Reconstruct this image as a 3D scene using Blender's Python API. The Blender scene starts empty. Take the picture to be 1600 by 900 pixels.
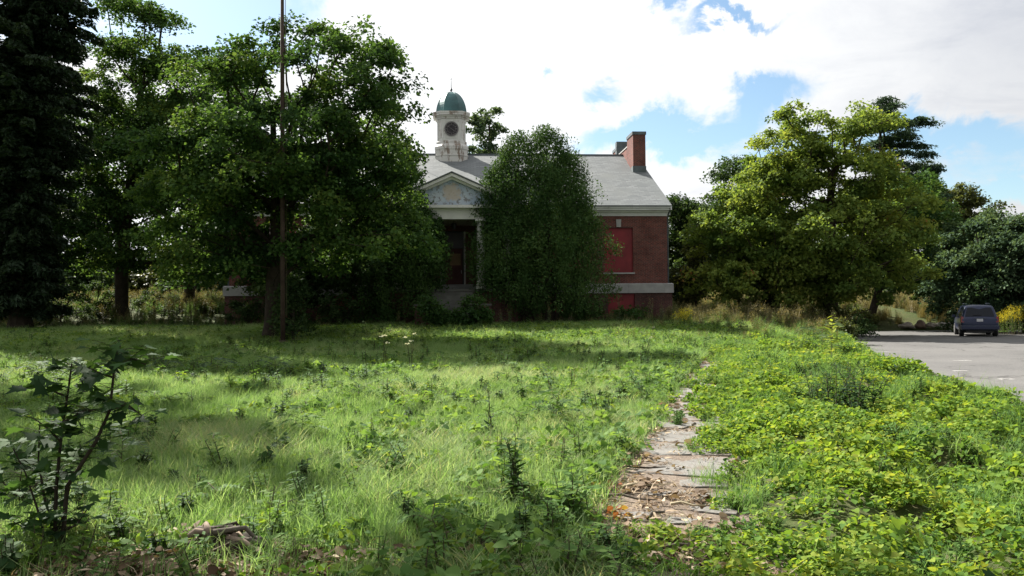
import bpy, bmesh, math, random, time
import numpy as np
from mathutils import Vector, Matrix, Euler
T0 = time.time()
random.seed(7)
rng = np.random.default_rng(11)
scene = bpy.context.scene
C = scene.collection
R = math.radians

# ------------------------------------------------------------------ camera
CAM_H = 1.65
cam_data = bpy.data.cameras.new('camera')
cam_data.sensor_width = 36.0
cam_data.lens = 1300 / 1600 * 36.0
cam_data.clip_start = 0.1
cam_data.clip_end = 5000
cam = bpy.data.objects.new('camera', cam_data)
C.objects.link(cam)
cam.matrix_world = (Matrix.Translation((0, 0, CAM_H)) @ Matrix.Rotation(R(90 + 1.37), 4, 'X') @ Matrix.Rotation(R(-0.5), 4, 'Z'))
scene.camera = cam

# ------------------------------------------------------------------ light
SUN_AZ, SUN_EL = 40.0, 39.5          # degrees left of the view direction (+Y), degrees above the horizon
sun_dir = Vector((-math.sin(R(SUN_AZ)) * math.cos(R(SUN_EL)), math.cos(R(SUN_AZ)) * math.cos(R(SUN_EL)), math.sin(R(SUN_EL))))
sd = bpy.data.lights.new('sun', 'SUN')
sd.energy = 5.0
sd.angle = R(0.5)
sd.color = (1.0, 0.95, 0.86)
sun = bpy.data.objects.new('sun', sd)
C.objects.link(sun)
sun.rotation_euler = sun_dir.to_track_quat('Z', 'Y').to_euler()

scene.view_settings.view_transform = 'Standard'
scene.view_settings.look = 'None'
scene.view_settings.exposure = 1.52
scene.view_settings.gamma = 1.0
scene.cycles.max_bounces = 6
scene.cycles.transparent_max_bounces = 8
scene.cycles.caustics_reflective = False
scene.cycles.caustics_refractive = False


class NT:
    """small helper round a node tree"""
    def __init__(self, tree):
        self.t = tree
        self.n = tree.nodes
        self.l = tree.links

    def node(self, typ, **kw):
        nd = self.n.new(typ)
        for k, v in kw.items():
            setattr(nd, k, v)
        return nd

    def put(self, sock, v):
        if hasattr(v, 'links'):
            self.l.new(v, sock)
        elif isinstance(v, tuple) and len(v) == 3 and sock.type == 'RGBA':
            sock.default_value = (*v, 1)
        else:
            sock.default_value = v

    def math(self, op, a, b=None, c=None, clamp=False):
        nd = self.node('ShaderNodeMath', operation=op, use_clamp=clamp)
        for i, v in enumerate((a, b, c)):
            if v is not None:
                self.put(nd.inputs[i], v)
        return nd.outputs[0]

    def vmath(self, op, a, b=None):
        nd = self.node('ShaderNodeVectorMath', operation=op)
        self.put(nd.inputs[0], a)
        if b is not None:
            self.put(nd.inputs[1], b)
        return nd.outputs[0]

    def noise(self, vec, scale, detail=4, rough=0.55, dist=0.0, out='Fac'):
        nd = self.node('ShaderNodeTexNoise')
        if vec is not None:
            self.l.new(vec, nd.inputs['Vector'])
        nd.inputs['Scale'].default_value = scale
        nd.inputs['Detail'].default_value = detail
        nd.inputs['Roughness'].default_value = rough
        nd.inputs['Distortion'].default_value = dist
        return nd.outputs[out]

    def ramp(self, fac, stops, interp='LINEAR'):
        nd = self.node('ShaderNodeValToRGB')
        cr = nd.color_ramp
        cr.interpolation = interp
        while len(cr.elements) < len(stops):
            cr.elements.new(0.5)
        for e, (p, c) in zip(cr.elements, stops):
            e.position = p
            if not isinstance(c, tuple):
                c = (c, c, c)
            e.color = (*c[:3], 1)
        self.put(nd.inputs[0], fac)
        return nd.outputs[0]

    def mix(self, fac, a, b, mode='MIX'):
        nd = self.node('ShaderNodeMix', data_type='RGBA', blend_type=mode)
        self.put(nd.inputs[0], fac)
        self.put(nd.inputs[6], a)
        self.put(nd.inputs[7], b)
        return nd.outputs[2]

    def sstep(self, v, lo, hi):
        nd = self.node('ShaderNodeMapRange', interpolation_type='SMOOTHSTEP')
        self.put(nd.inputs[0], v)
        nd.inputs[1].default_value = lo
        nd.inputs[2].default_value = hi
        return nd.outputs[0]


# ------------------------------------------------------------------ sky
world = bpy.data.worlds.new('World')
scene.world = world
world.use_nodes = True
w = NT(world.node_tree)
w.n.clear()
wo = w.node('ShaderNodeOutputWorld')
bg = w.node('ShaderNodeBackground')
bg.inputs[1].default_value = 0.05
sky = w.node('ShaderNodeTexSky', sky_type='NISHITA')
sky.sun_disc = False
sky.sun_elevation = R(SUN_EL)
sky.sun_rotation = R(-SUN_AZ)
sky.air_density = 1.0
sky.dust_density = 0.6
sky.ozone_density = 1.6
tc = w.node('ShaderNodeTexCoord')
D = tc.outputs['Generated']
sep = w.node('ShaderNodeSeparateXYZ')
w.l.new(D, sep.inputs[0])
az = w.math('MULTIPLY', w.math('ARCTAN2', sep.outputs[0], sep.outputs[1]), 57.2958)
el = w.math('MULTIPLY', w.math('ARCSINE', sep.outputs[2]), 57.2958)
# clouds lie on a flat layer: project the direction on it
zz = w.math('ADD', w.math('MAXIMUM', sep.outputs[2], 0.0), 0.16)
cmb = w.node('ShaderNodeCombineXYZ')
w.l.new(w.math('DIVIDE', sep.outputs[0], zz), cmb.inputs[0])
w.l.new(w.math('DIVIDE', sep.outputs[1], zz), cmb.inputs[1])
cl = cmb.outputs[0]
n1 = w.noise(cl, 1.3, 7, 0.58, 0.25)
n2 = w.noise(cl, 4.5, 6, 0.6, 0.4)
cov = w.math('ADD', w.math('MULTIPLY', n1, 0.72), w.math('MULTIPLY', n2, 0.34))
cov = w.math('ADD', cov, 0.26)
wob = w.math('SUBTRACT', w.noise(D, 7.0, 6, 0.62, 0.3), 0.5)
wob2 = w.math('SUBTRACT', w.noise(w.vmath('ADD', D, (3.1, 1.7, 0.4)), 11.0, 6, 0.62, 0.3), 0.5)
azw = w.math('ADD', az, w.math('MULTIPLY', wob, 13.0))
elw = w.math('ADD', el, w.math('MULTIPLY', wob2, 9.0))
# openings of blue: azimuth, elevation, half sizes (degrees), strength
holes = [(-19.5, 20.5, 5.6, 3.6, .75), (-21, 17.0, 7.5, 1.4, .45), (-27.5, 18, 4, 3, .3), (11.3, 20.9, 1.7, 1.2, .75), (15.2, 18.8, 3.0, .5, .5), (6.7, 14.7, 2.4, 1.0, .42),
         (10.8, 11.2, 7.0, 1.5, .66), (17.0, 13.4, 3.6, 1.5, .6), (27, 9.8, 6, 1.6, .58), (30, 6.6, 4, 1.3, .5), (-3.2, 9.8, 2.2, 1.4, .7), (18, 9, 4, 1, .35),
         (1.5, 15.7, 1.5, .6, .4), (-41, 20, 7, 5, .6), (48, 24, 9, 4, .7)]
for (a0, e0, sa, se, st) in holes:
    da = w.math('DIVIDE', w.math('SUBTRACT', azw, a0), sa)
    de = w.math('DIVIDE', w.math('SUBTRACT', elw, e0), se)
    d2 = w.math('ADD', w.math('MULTIPLY', da, da), w.math('MULTIPLY', de, de))
    g = w.math('POWER', 2.718, w.math('MULTIPLY', d2, -1.0))
    cov = w.math('SUBTRACT', cov, w.math('MULTIPLY', g, st))
mask = w.sstep(cov, 0.32, 0.68)
# grey undersides where the cover is thick
shade_n = w.noise(cl, 0.9, 5, 0.5, 0.2)
da = w.math('DIVIDE', w.math('SUBTRACT', azw, 31.5), 6.5)
de = w.math('DIVIDE', w.math('SUBTRACT', elw, 17.0), 5.5)
gg = w.math('POWER', 2.718, w.math('MULTIPLY', w.math('ADD', w.math('MULTIPLY', da, da), w.math('MULTIPLY', de, de)), -1.0))
thick = w.math('ADD', w.math('MULTIPLY', w.sstep(shade_n, 0.52, 0.72), 0.22), w.math('MULTIPLY', gg, 0.72), clamp=True)
fine = w.math('MULTIPLY', w.sstep(w.noise(cl, 2.6, 8, 0.62, 0.5), 0.42, 0.72), 0.45)
sdn = w.node('ShaderNodeVectorMath', operation='DOT_PRODUCT')
w.l.new(D, sdn.inputs[0])
sdn.inputs[1].default_value = tuple(sun_dir)
fwd = w.sstep(sdn.outputs['Value'], -.3, .95)      # clouds shine brightest towards the sun
amp = w.math('ADD', w.math('MULTIPLY', fwd, 0.55), 0.45)
ccol = w.mix(w.math('ADD', thick, fine, clamp=True), (8.4, 8.5, 8.6), (6.0, 6.25, 6.8))
sc_ = w.node('ShaderNodeVectorMath', operation='SCALE')
w.l.new(ccol, sc_.inputs[0]); w.l.new(amp, sc_.inputs['Scale'])
ccol = sc_.outputs[0]
skyc = w.mix(1.0, sky.outputs[0], (1.12, 1.18, 1.14), 'MULTIPLY')
w.l.new(w.mix(mask, skyc, ccol), bg.inputs[0])
w.l.new(bg.outputs[0], wo.inputs[0])


# ------------------------------------------------------------------ helpers
def tag(o, label=None, cat=None, group=None, kind=None):
    if label: o['label'] = label
    if cat: o['category'] = cat
    if group: o['group'] = group
    if kind: o['kind'] = kind
    return o


def empty(name, loc, rz=0.0):
    o = bpy.data.objects.new(name, None)
    o.empty_display_size = 0.3
    C.objects.link(o)
    o.location = loc
    o.rotation_euler = (0, 0, rz)
    return o


def link(name, me, mat, parent=None, smooth=False):
    o = bpy.data.objects.new(name, me)
    if mat is not None and not me.materials:
        me.materials.append(mat)
    C.objects.link(o)
    if parent is not None:
        o.parent = parent
    if smooth:
        me.shade_smooth()
    return o


def np_mesh(name, V, F, tint=None, smooth=False):
    """V (n,3), F (m,k) -> mesh; tint: one number per face"""
    me = bpy.data.meshes.new(name)
    V = np.ascontiguousarray(V, dtype=np.float32)
    F = np.ascontiguousarray(F, dtype=np.int32)
    m, k = F.shape
    me.vertices.add(len(V))
    me.vertices.foreach_set('co', V.ravel())
    me.loops.add(m * k)
    me.loops.foreach_set('vertex_index', F.ravel())
    me.polygons.add(m)
    me.polygons.foreach_set('loop_start', np.arange(0, m * k, k, dtype=np.int32))
    me.polygons.foreach_set('loop_total', np.full(m, k, dtype=np.int32))
    me.update(calc_edges=True)
    if tint is not None:
        a = me.attributes.new('tint', 'FLOAT', 'FACE')
        a.data.foreach_set('value', np.ascontiguousarray(tint, dtype=np.float32))
    if smooth:
        me.shade_smooth()
    return me


class MB:
    """collects faces, builds ONE mesh object"""
    def __init__(self):
        self.v, self.f = [], []

    def add(self, V, F):
        b = len(self.v)
        self.v += [tuple(p) for p in V]
        self.f += [tuple(b + i for i in q) for q in F]
        return self

    def box(self, x0, x1, y0, y1, z0, z1):
        V = [(x0, y0, z0), (x1, y0, z0), (x1, y1, z0), (x0, y1, z0), (x0, y0, z1), (x1, y0, z1), (x1, y1, z1), (x0, y1, z1)]
        F = [(0, 3, 2, 1), (4, 5, 6, 7), (0, 1, 5, 4), (1, 2, 6, 5), (2, 3, 7, 6), (3, 0, 4, 7)]
        return self.add(V, F)

    def lathe(self, prof, n=24, c=(0, 0), ang0=0.0, phase=None):
        V, F = [], []
        for (r, z) in prof:
            for k in range(n):
                a = ang0 + 2 * math.pi * k / n
                V.append((c[0] + r * math.cos(a), c[1] + r * math.sin(a), z))
        for i in range(len(prof) - 1):
            for k in range(n):
                k2 = (k + 1) % n
                F.append((i * n + k, i * n + k2, (i + 1) * n + k2, (i + 1) * n + k))
        F.append(tuple(range(n))[::-1])
        F.append(tuple((len(prof) - 1) * n + k for k in range(n)))
        return self.add(V, F)

    def rings(self, rings, cap=True):
        n = len(rings[0])
        V = [p for r in rings for p in r]
        F = []
        for i in range(len(rings) - 1):
            for k in range(n):
                k2 = (k + 1) % n
                F.append((i * n + k, i * n + k2, (i + 1) * n + k2, (i + 1) * n + k))
        if cap:
            F.append(tuple(range(n))[::-1])
            F.append(tuple((len(rings) - 1) * n + k for k in range(n)))
        return self.add(V, F)

    def tube(self, pts, rads, n=8):
        rings = []
        for i, p in enumerate(pts):
            p = Vector(p)
            a = Vector(pts[max(i - 1, 0)])
            b = Vector(pts[min(i + 1, len(pts) - 1)])
            t = (b - a).normalized()
            u = t.cross(Vector((0.13, 0.99, 0.05))).normalized()
            v = t.cross(u).normalized()
            r = rads[i] if hasattr(rads, '__len__') else rads
            rings.append([p + (u * math.cos(2 * math.pi * k / n) + v * math.sin(2 * math.pi * k / n)) * r for k in range(n)])
        return self.rings(rings)

    def build(self, name, mat, parent=None, smooth=False, bevel=0.0):
        me = bpy.data.meshes.new(name)
        me.from_pydata([tuple(p) for p in self.v], [], self.f)
        bm = bmesh.new()
        bm.from_mesh(me)
        bmesh.ops.recalc_face_normals(bm, faces=bm.faces)
        if bevel:
            bmesh.ops.bevel(bm, geom=[e for e in bm.edges if len(e.link_faces) == 2 and e.calc_face_angle(0) > 0.6], offset=bevel, segments=2, affect='EDGES')
        bm.to_mesh(me)
        bm.free()
        return link(name, me, mat, parent, smooth)


def ss(a, b, x):
    t = np.clip((np.asarray(x, float) - a) / (b - a), 0, 1)
    return t * t * (3 - 2 * t)


_LAT = np.random.default_rng(5).random((256, 256))


def vnoise(x, y, s=1.0, o=0):
    """lattice value noise 0..1"""
    x = np.asarray(x, float) * s + 37.3 + o * 17.1
    y = np.asarray(y, float) * s + 91.7 + o * 5.3
    xi, yi = np.floor(x).astype(int), np.floor(y).astype(int)
    fx, fy = x - xi, y - yi
    fx, fy = fx * fx * (3 - 2 * fx), fy * fy * (3 - 2 * fy)
    g = lambda a, b: _LAT[a % 256, b % 256]
    return (g(xi, yi) * (1 - fx) * (1 - fy) + g(xi + 1, yi) * fx * (1 - fy) + g(xi, yi + 1) * (1 - fx) * fy + g(xi + 1, yi + 1) * fx * fy)


def fbm(x, y, s=1.0, o=0):
    return (vnoise(x, y, s, o) * .5 + vnoise(x, y, s * 2.1, o + 1) * .3 + vnoise(x, y, s * 4.3, o + 2) * .2)


# ------------------------------------------------------------------ terrain
LOT_Y = [0, 8, 14, 24, 32, 38, 52, 60]
LOT_X = [5.6, 6.9, 8.3, 10.7, 12.9, 15.4, 21.6, 22.4]
PATH_Y = [3.0, 6.5, 7.4, 12.0, 19.7, 24.6, 33.0, 44.0]
PATH_X = [0.45, 0.70, 0.80, 1.98, 3.85, 5.3, 8.0, 11.4]     # left edge of the path
PATH_W = 1.18


def lot_edge(y): return np.interp(y, LOT_Y, LOT_X)
def path_left(y): return np.interp(y, PATH_Y, PATH_X)


def Hb(x, y):
    x, y = np.asarray(x, float), np.asarray(y, float)
    z = 0.62 * ss(26, 48, y)
    z = z + 0.062 * np.clip(y - 46, 0, 34) * ss(-9, -20, x)
    e = lot_edge(np.clip(y, 0, 60))
    m = ss(-7, 0, x - e) * (1 - ss(61, 70, y))
    z = z * (1 - m) - 0.25 * m
    z = z + 0.066 * np.clip(y - 61, 0, 36) * ss(12, 22, x)
    z = z + 0.02 * np.clip(y - 90, 0, 200)
    return z


def mound(x, y):
    """swell of the vine cover between the path and the lot"""
    x, y = np.asarray(x, float), np.asarray(y, float)
    a = path_left(y) + PATH_W
    e = lot_edge(y)
    inside = ss(-0.1, 0.9, x - a) * (1 - ss(-0.25, 0.15, x - e)) * (1 - ss(34, 40, y))
    near = ss(-3.5, -0.6, x - e)
    lump = ss(.35, .7, fbm(x, y, .9, 3))
    return inside * (0.02 + 0.24 * lump + near * (0.04 + .10 * ss(.3, .7, fbm(x, y, .6, 9))))


def H(x, y):
    x, y = np.asarray(x, float), np.asarray(y, float)
    e = lot_edge(np.clip(y, 0, 60))
    onlot = ((x > e) & (y < 60)) * 1.0
    z = Hb(x, y) + mound(x, y)
    pl = path_left(y)
    onpath = ss(-.25, 0.0, x - pl) * (1 - ss(PATH_W, PATH_W + .2, x - pl)) * (y < 36)
    rough = (fbm(x, y, .6, 4) - .5) * .14 + (fbm(x, y, 2.5, 6) - .5) * .05
    return z + rough * (1 - onlot) * (1 - onpath) - onlot * 0.06


def P(px, py, d):
    """photograph pixel (1600 wide) at depth d -> world point"""
    th = R(-0.5)
    u, v = (px - 800) / 1300, (450 - py) / 1300
    M = Matrix.Rotation(R(90 + 1.37), 3, 'X') @ Matrix.Rotation(th, 3, 'Z')
    r = M @ Vector((u, v, -1))
    k = d / r.y
    return Vector((r.x * k, d, CAM_H + r.z * k))


def on_ground(px, d, dz=0.0):
    x = P(px, 480, d).x
    return Vector((x, d, float(H(x, d)) + dz))


# ------------------------------------------------------------------ materials
def new_mat(name):
    m = bpy.data.materials.new(name)
    m.use_nodes = True
    t = NT(m.node_tree)
    b = m.node_tree.nodes['Principled BSDF']
    return m, t, b


def obj_co(t): return t.node('ShaderNodeTexCoord').outputs['Object']
def geo_pos(t): return t.node('ShaderNodeNewGeometry').outputs['Position']


def bump(t, b, h, strength=0.4, dist=0.02):
    nd = t.node('ShaderNodeBump')
    nd.inputs['Strength'].default_value = strength
    nd.inputs['Distance'].default_value = dist
    t.l.new(h, nd.inputs['Height'])
    t.l.new(nd.outputs[0], b.inputs['Normal'])


def simple(name, col, rough=0.6, var=0.25, scale=3.0, metal=0.0, spec=0.4, bmp=0.15, coat=0.0):
    m, t, b = new_mat(name)
    co = obj_co(t)
    n = t.noise(co, scale, 6, .6)
    lo = tuple(c * (1 - var) for c in col)
    hi = tuple(min(1, c * (1 + var)) for c in col)
    t.l.new(t.ramp(n, [(.3, lo), (.7, hi)]), b.inputs['Base Color'])
    b.inputs['Roughness'].default_value = rough
    b.inputs['Metallic'].default_value = metal
    b.inputs['Specular IOR Level'].default_value = spec
    b.inputs['Coat Weight'].default_value = coat
    if bmp:
        bump(t, b, t.noise(co, scale * 9, 4, .6), bmp, .01)
    return m


def leaf_mat(name, stops, trans=0.42, tcol=1.5, rough=0.7, spec=0.12, patch=None, per_obj=0.0, tsh=(1.12, 1.0, .55)):
    """leaf: diffuse + translucent + a little gloss. stops: ramp by the leaf's own tint"""
    m, t, b = new_mat(name)
    at = t.node('ShaderNodeAttribute', attribute_name='tint').outputs['Fac']
    if per_obj:
        rnd = t.node('ShaderNodeObjectInfo').outputs['Random']
        at = t.math('ADD', at, t.math('MULTIPLY', t.math('SUBTRACT', rnd, .5), per_obj), clamp=True)
    if patch:
        pn = t.noise(geo_pos(t), patch[0], 3, .55)
        at = t.math('ADD', at, t.math('MULTIPLY', t.math('SUBTRACT', pn, .5), patch[1]), clamp=True)
    col = t.ramp(at, stops)
    t.l.new(col, b.inputs['Base Color'])
    b.inputs['Roughness'].default_value = rough
    b.inputs['Specular IOR Level'].default_value = spec
    tr = t.node('ShaderNodeBsdfTranslucent')
    t.l.new(t.mix(1.0, col, (tcol * tsh[0], tcol * tsh[1], tcol * tsh[2]), 'MULTIPLY'), tr.inputs[0])
    mx = t.node('ShaderNodeMixShader')
    mx.inputs[0].default_value = trans
    t.l.new(b.outputs[0], mx.inputs[1])
    t.l.new(tr.outputs[0], mx.inputs[2])
    t.l.new(mx.outputs[0], m.node_tree.nodes['Material Output'].inputs[0])
    return m


M = {}
M['maple'] = leaf_mat('maple_leaf', [(0, (.017, .042, .016)), (.4, (.041, .092, .026)), (.75, (.08, .15, .036)), (1, (.15, .21, .05))], trans=.32, tcol=1.6, rough=.72, spec=.12)
M['maple_yellow'] = leaf_mat('turning_maple_leaf', [(0, (.05, .10, .025)), (.4, (.11, .175, .04)), (.8, (.19, .25, .055)), (.97, (.24, .26, .06)), (1, (.28, .13, .05))], trans=.42, tcol=1.5, rough=.72, spec=.12)
M['spruce'] = leaf_mat('spruce_needles', [(0, (.013, .028, .014)), (.6, (.028, .05, .026)), (1, (.055, .085, .042))], trans=.15, rough=.5)
M['pine'] = leaf_mat('pine_needles', [(0, (.03, .06, .04)), (.6, (.055, .10, .065)), (1, (.09, .14, .085))], trans=.2, rough=.5)
M['cedar'] = leaf_mat('cedar_spray', [(0, (.018, .046, .016)), (.5, (.042, .09, .026)), (1, (.075, .13, .036))], trans=.25, rough=.7, spec=.1)
M['green'] = leaf_mat('broad_leaf', [(0, (.015, .036, .014)), (.5, (.036, .07, .024)), (1, (.09, .14, .045))], trans=.3, tcol=1.6, rough=.72, spec=.12)
M['olive'] = leaf_mat('olive_leaf', [(0, (.035, .05, .018)), (.5, (.07, .09, .03)), (.85, (.12, .13, .045)), (1, (.2, .12, .05))], trans=.36, tcol=1.5, rough=.5)
M['silver'] = leaf_mat('grey_green_leaf', [(0, (.025, .055, .03)), (.5, (.06, .105, .055)), (1, (.12, .18, .095))], trans=.3, rough=.72, spec=.12)
M['grass'] = leaf_mat('lawn_grass', [(0, (.09, .185, .045)), (.45, (.18, .295, .10)), (.8, (.27, .365, .175)), (1, (.38, .375, .21))], trans=.42, tcol=1.35, tsh=(1.04, 1.0, .62), rough=.7, patch=(.35, .55), per_obj=.35)
M['vine'] = leaf_mat('vine_leaf', [(0, (.035, .095, .02)), (.4, (.10, .19, .03)), (.75, (.185, .275, .04)), (1, (.26, .31, .05))], trans=.42, tcol=1.4, rough=.72, spec=.12, patch=(.45, .6), per_obj=.3)
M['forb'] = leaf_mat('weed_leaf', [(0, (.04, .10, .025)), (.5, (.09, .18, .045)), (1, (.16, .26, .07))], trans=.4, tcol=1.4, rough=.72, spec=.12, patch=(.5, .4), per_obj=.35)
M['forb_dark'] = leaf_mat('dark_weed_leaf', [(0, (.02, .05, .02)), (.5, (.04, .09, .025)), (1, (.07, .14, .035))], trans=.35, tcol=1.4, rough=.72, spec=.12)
M['dry'] = leaf_mat('dry_weed', [(0, (.07, .075, .03)), (.5, (.15, .14, .06)), (1, (.28, .24, .12))], trans=.25, rough=.7, patch=(.3, .5), per_obj=.4)
M['red'] = leaf_mat('red_vine_leaf', [(0, (.13, .05, .02)), (.5, (.25, .07, .03)), (1, (.26, .20, .05))], trans=.35, rough=.4)
M['yellow_flower'] = leaf_mat('goldenrod_flower', [(0, (.5, .42, .02)), (1, (.75, .66, .05))], trans=.25, rough=.6)
M['litter'] = leaf_mat('dead_leaf', [(0, (.07, .045, .025)), (.5, (.2, .14, .09)), (1, (.42, .34, .24))], trans=.1, rough=.7, per_obj=.5)
M['bark'] = simple('bark', (.045, .036, .027), .9, .4, 4, bmp=.8, spec=.15)
M['bark_pale'] = simple('pale_bark', (.11, .095, .075), .9, .35, 4, bmp=.8, spec=.15)
M['litter_wood'] = simple('dry_wood', (.22, .17, .13), .9, .35, 6, bmp=.4, spec=.15)
M['twig'] = simple('twig', (.07, .06, .035), .85, .3, 6, bmp=0, spec=.2)
M['stalk'] = simple('dry_stalk', (.42, .36, .24), .8, .3, 6, bmp=0, spec=.2)
M['rust'] = simple('rusty_steel', (.06, .04, .03), .8, .45, 2.5, bmp=.3, spec=.3)
M['old_stone'] = simple('dark_old_stone', (.10, .10, .09), .9, .3, 1.6, bmp=.4)
M['stone'] = simple('limestone', (.34, .34, .33), .85, .2, 1.6, bmp=.3)
M['boulder'] = simple('boulder_stone', (.36, .31, .27), .9, .35, 2.2, bmp=1.0)
M['copper'] = simple('green_copper', (.055, .135, .14), .5, .35, 1.5, spec=.5, metal=.2, bmp=.05)
M['red_board'] = simple('red_painted_board', (.20, .018, .024), .6, .25, 1.4, bmp=.1)
M['plywood'] = simple('plywood', (.30, .20, .10), .7, .2, 2.0)
M['black'] = simple('black_iron', (.012, .012, .013), .5, .2, 4, bmp=0)
M['dark_clock'] = simple('clock_dial', (.035, .03, .035), .6, .5, 6, bmp=.1)
M['dial_ring'] = simple('dial_ring', (.16, .15, .15), .6, .4, 6, bmp=.1)
M['tar'] = simple('lead_flashing', (.09, .11, .12), .5, .3, 2.0)


def paint_mat(name, col, under, amount=.5, scale=2.2):
    m, t, b = new_mat(name)
    co = obj_co(t)
    mp = t.node('ShaderNodeMapping')
    mp.inputs['Scale'].default_value = (1, 1, .35)
    t.l.new(co, mp.inputs[0])
    n = t.noise(mp.outputs[0], scale, 9, .72)
    k = t.sstep(n, .62 - amount * .2, .66 - amount * .2 + .06)
    grime = t.noise(co, .8, 4, .6)
    c = t.mix(t.sstep(grime, .35, .75), col, tuple(x * .8 for x in col))
    t.l.new(t.mix(k, c, under), b.inputs['Base Color'])
    b.inputs['Roughness'].default_value = .6
    bump(t, b, n, .4, .01)
    return m


M['paint'] = paint_mat('white_peeling_paint', (.74, .73, .70), (.30, .24, .19), .12)
M['paint_worn'] = paint_mat('worn_cupola_paint', (.70, .68, .65), (.27, .21, .17), .6, 2.6)
M['trim'] = paint_mat('white_trim_paint', (.66, .67, .66), (.35, .33, .3), .1, 2.5)

# pediment panel: pale blue paint, flaking, with the pale ghost of a lost emblem
m, t, b = new_mat('flaking_blue_panel')
co = obj_co(t)
fl = t.sstep(t.noise(co, 4.5, 6, .72), .53, .57)
base = t.mix(t.sstep(t.noise(co, 1.2, 3, .5), .35, .65), (.36, .44, .56), (.52, .58, .65))
base = t.mix(fl, base, (.24, .24, .25))
sepn = t.node('ShaderNodeSeparateXYZ')
t.l.new(t.vmath('ADD', co, t.vmath('MULTIPLY', t.vmath('SUBTRACT', t.noise(co, 3.0, 5, .7, out='Color'), (.5, .5, .5)), (1.5, 1.5, 1.5))), sepn.inputs[0])
r2 = t.math('ADD', t.math('POWER', t.math('DIVIDE', t.math('ADD', sepn.outputs[0], 0.0), .52), 2.0), t.math('POWER', t.math('DIVIDE', t.math('SUBTRACT', sepn.outputs[2], 8.15), .48), 2.0))
ghost = t.math('MULTIPLY', t.sstep(r2, 1.3, .5), .75)
t.l.new(t.mix(ghost, base, (.56, .46, .36)), b.inputs['Base Color'])
b.inputs['Roughness'].default_value = .7
M['panel'] = m

# brick
def brick_mat(name, c1, c2, mortar, scale=1.0, dark=.5):
    m, t, b = new_mat(name)
    co = obj_co(t)
    s = t.node('ShaderNodeSeparateXYZ')
    t.l.new(co, s.inputs[0])
    cb = t.node('ShaderNodeCombineXYZ')
    t.l.new(t.math('ADD', s.outputs[0], s.outputs[1]), cb.inputs[0])
    t.l.new(s.outputs[2], cb.inputs[1])
    br = t.node('ShaderNodeTexBrick')
    t.l.new(cb.outputs[0], br.inputs['Vector'])
    br.inputs['Color1'].default_value = (*c1, 1)
    br.inputs['Color2'].default_value = (*c2, 1)
    br.inputs['Mortar'].default_value = (*mortar, 1)
    br.inputs['Scale'].default_value = 1.0 / scale
    br.inputs['Mortar Size'].default_value = .008
    br.inputs['Brick Width'].default_value = .215
    br.inputs['Row Height'].default_value = .075
    n = t.noise(co, .7, 6, .65)
    n3 = t.noise(co, 9.0, 3, .6)
    c = t.mix(t.sstep(n, .35, .75), br.outputs[0], t.mix(1.0, br.outputs[0], (dark, dark, dark), 'MULTIPLY'))
    c = t.mix(t.math('MULTIPLY', t.sstep(n3, .5, .7), .5), c, tuple(x * 1.8 for x in c1))
    t.l.new(c, b.inputs['Base Color'])
    b.inputs['Roughness'].default_value = .85
    b.inputs['Specular IOR Level'].default_value = .2
    bump(t, b, br.outputs['Fac'], -.3, .01)
    return m


M['brick'] = brick_mat('red_brick', (.17, .05, .038), (.10, .032, .028), (.20, .16, .14))
M['brick_old'] = brick_mat('dark_red_brick', (.11, .042, .035), (.07, .03, .026), (.13, .11, .10))

# slate roof
m, t, b = new_mat('slate_roof')
co = t.node('ShaderNodeTexCoord').outputs['Object']
s = t.node('ShaderNodeSeparateXYZ')
t.l.new(co, s.inputs[0])
cb = t.node('ShaderNodeCombineXYZ')
t.l.new(s.outputs[0], cb.inputs[0])
t.l.new(t.math('MULTIPLY', s.outputs[2], 2.13), cb.inputs[1])
br = t.node('ShaderNodeTexBrick')
t.l.new(cb.outputs[0], br.inputs['Vector'])
br.inputs['Color1'].default_value = (.095, .108, .115, 1)
br.inputs['Color2'].default_value = (.20, .215, .22, 1)
br.inputs['Mortar'].default_value = (.12, .125, .13, 1)
br.inputs['Scale'].default_value = 1
br.inputs['Mortar Size'].default_value = .026
br.inputs['Bias'].default_value = .1
br.inputs['Brick Width'].default_value = .42
br.inputs['Row Height'].default_value = .24
mp = t.node('ShaderNodeMapping')
mp.inputs['Scale'].default_value = (.6, 1.0, 2.4)
t.l.new(co, mp.inputs[0])
n = t.noise(mp.outputs[0], 1.1, 8, .7)
c = t.mix(t.sstep(n, .3, .75), br.outputs[0], (.135, .148, .152))
c = t.mix(t.math('MULTIPLY', t.sstep(t.noise(co, .35, 4, .6), .5, .8), .5), c, (.17, .18, .17))
t.l.new(c, b.inputs['Base Color'])
b.inputs['Roughness'].default_value = .7
b.inputs['Specular IOR Level'].default_value = .3
bump(t, b, br.outputs['Fac'], -.5, .02)
M['slate'] = m

# ground
m, t, b = new_mat('weedy_soil')
gp = geo_pos(t)
n = t.noise(gp, .25, 5, .6)
n2 = t.noise(gp, 6.0, 6, .7)
c = t.mix(t.sstep(n, .35, .65), (.045, .07, .02), (.075, .085, .03))
c = t.mix(t.sstep(n2, .45, .7), c, (.10, .09, .05))
t.l.new(c, b.inputs['Base Color'])
b.inputs['Roughness'].default_value = .95
b.inputs['Specular IOR Level'].default_value = .1
bump(t, b, n2, 1.0, .05)
M['soil'] = m

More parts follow.
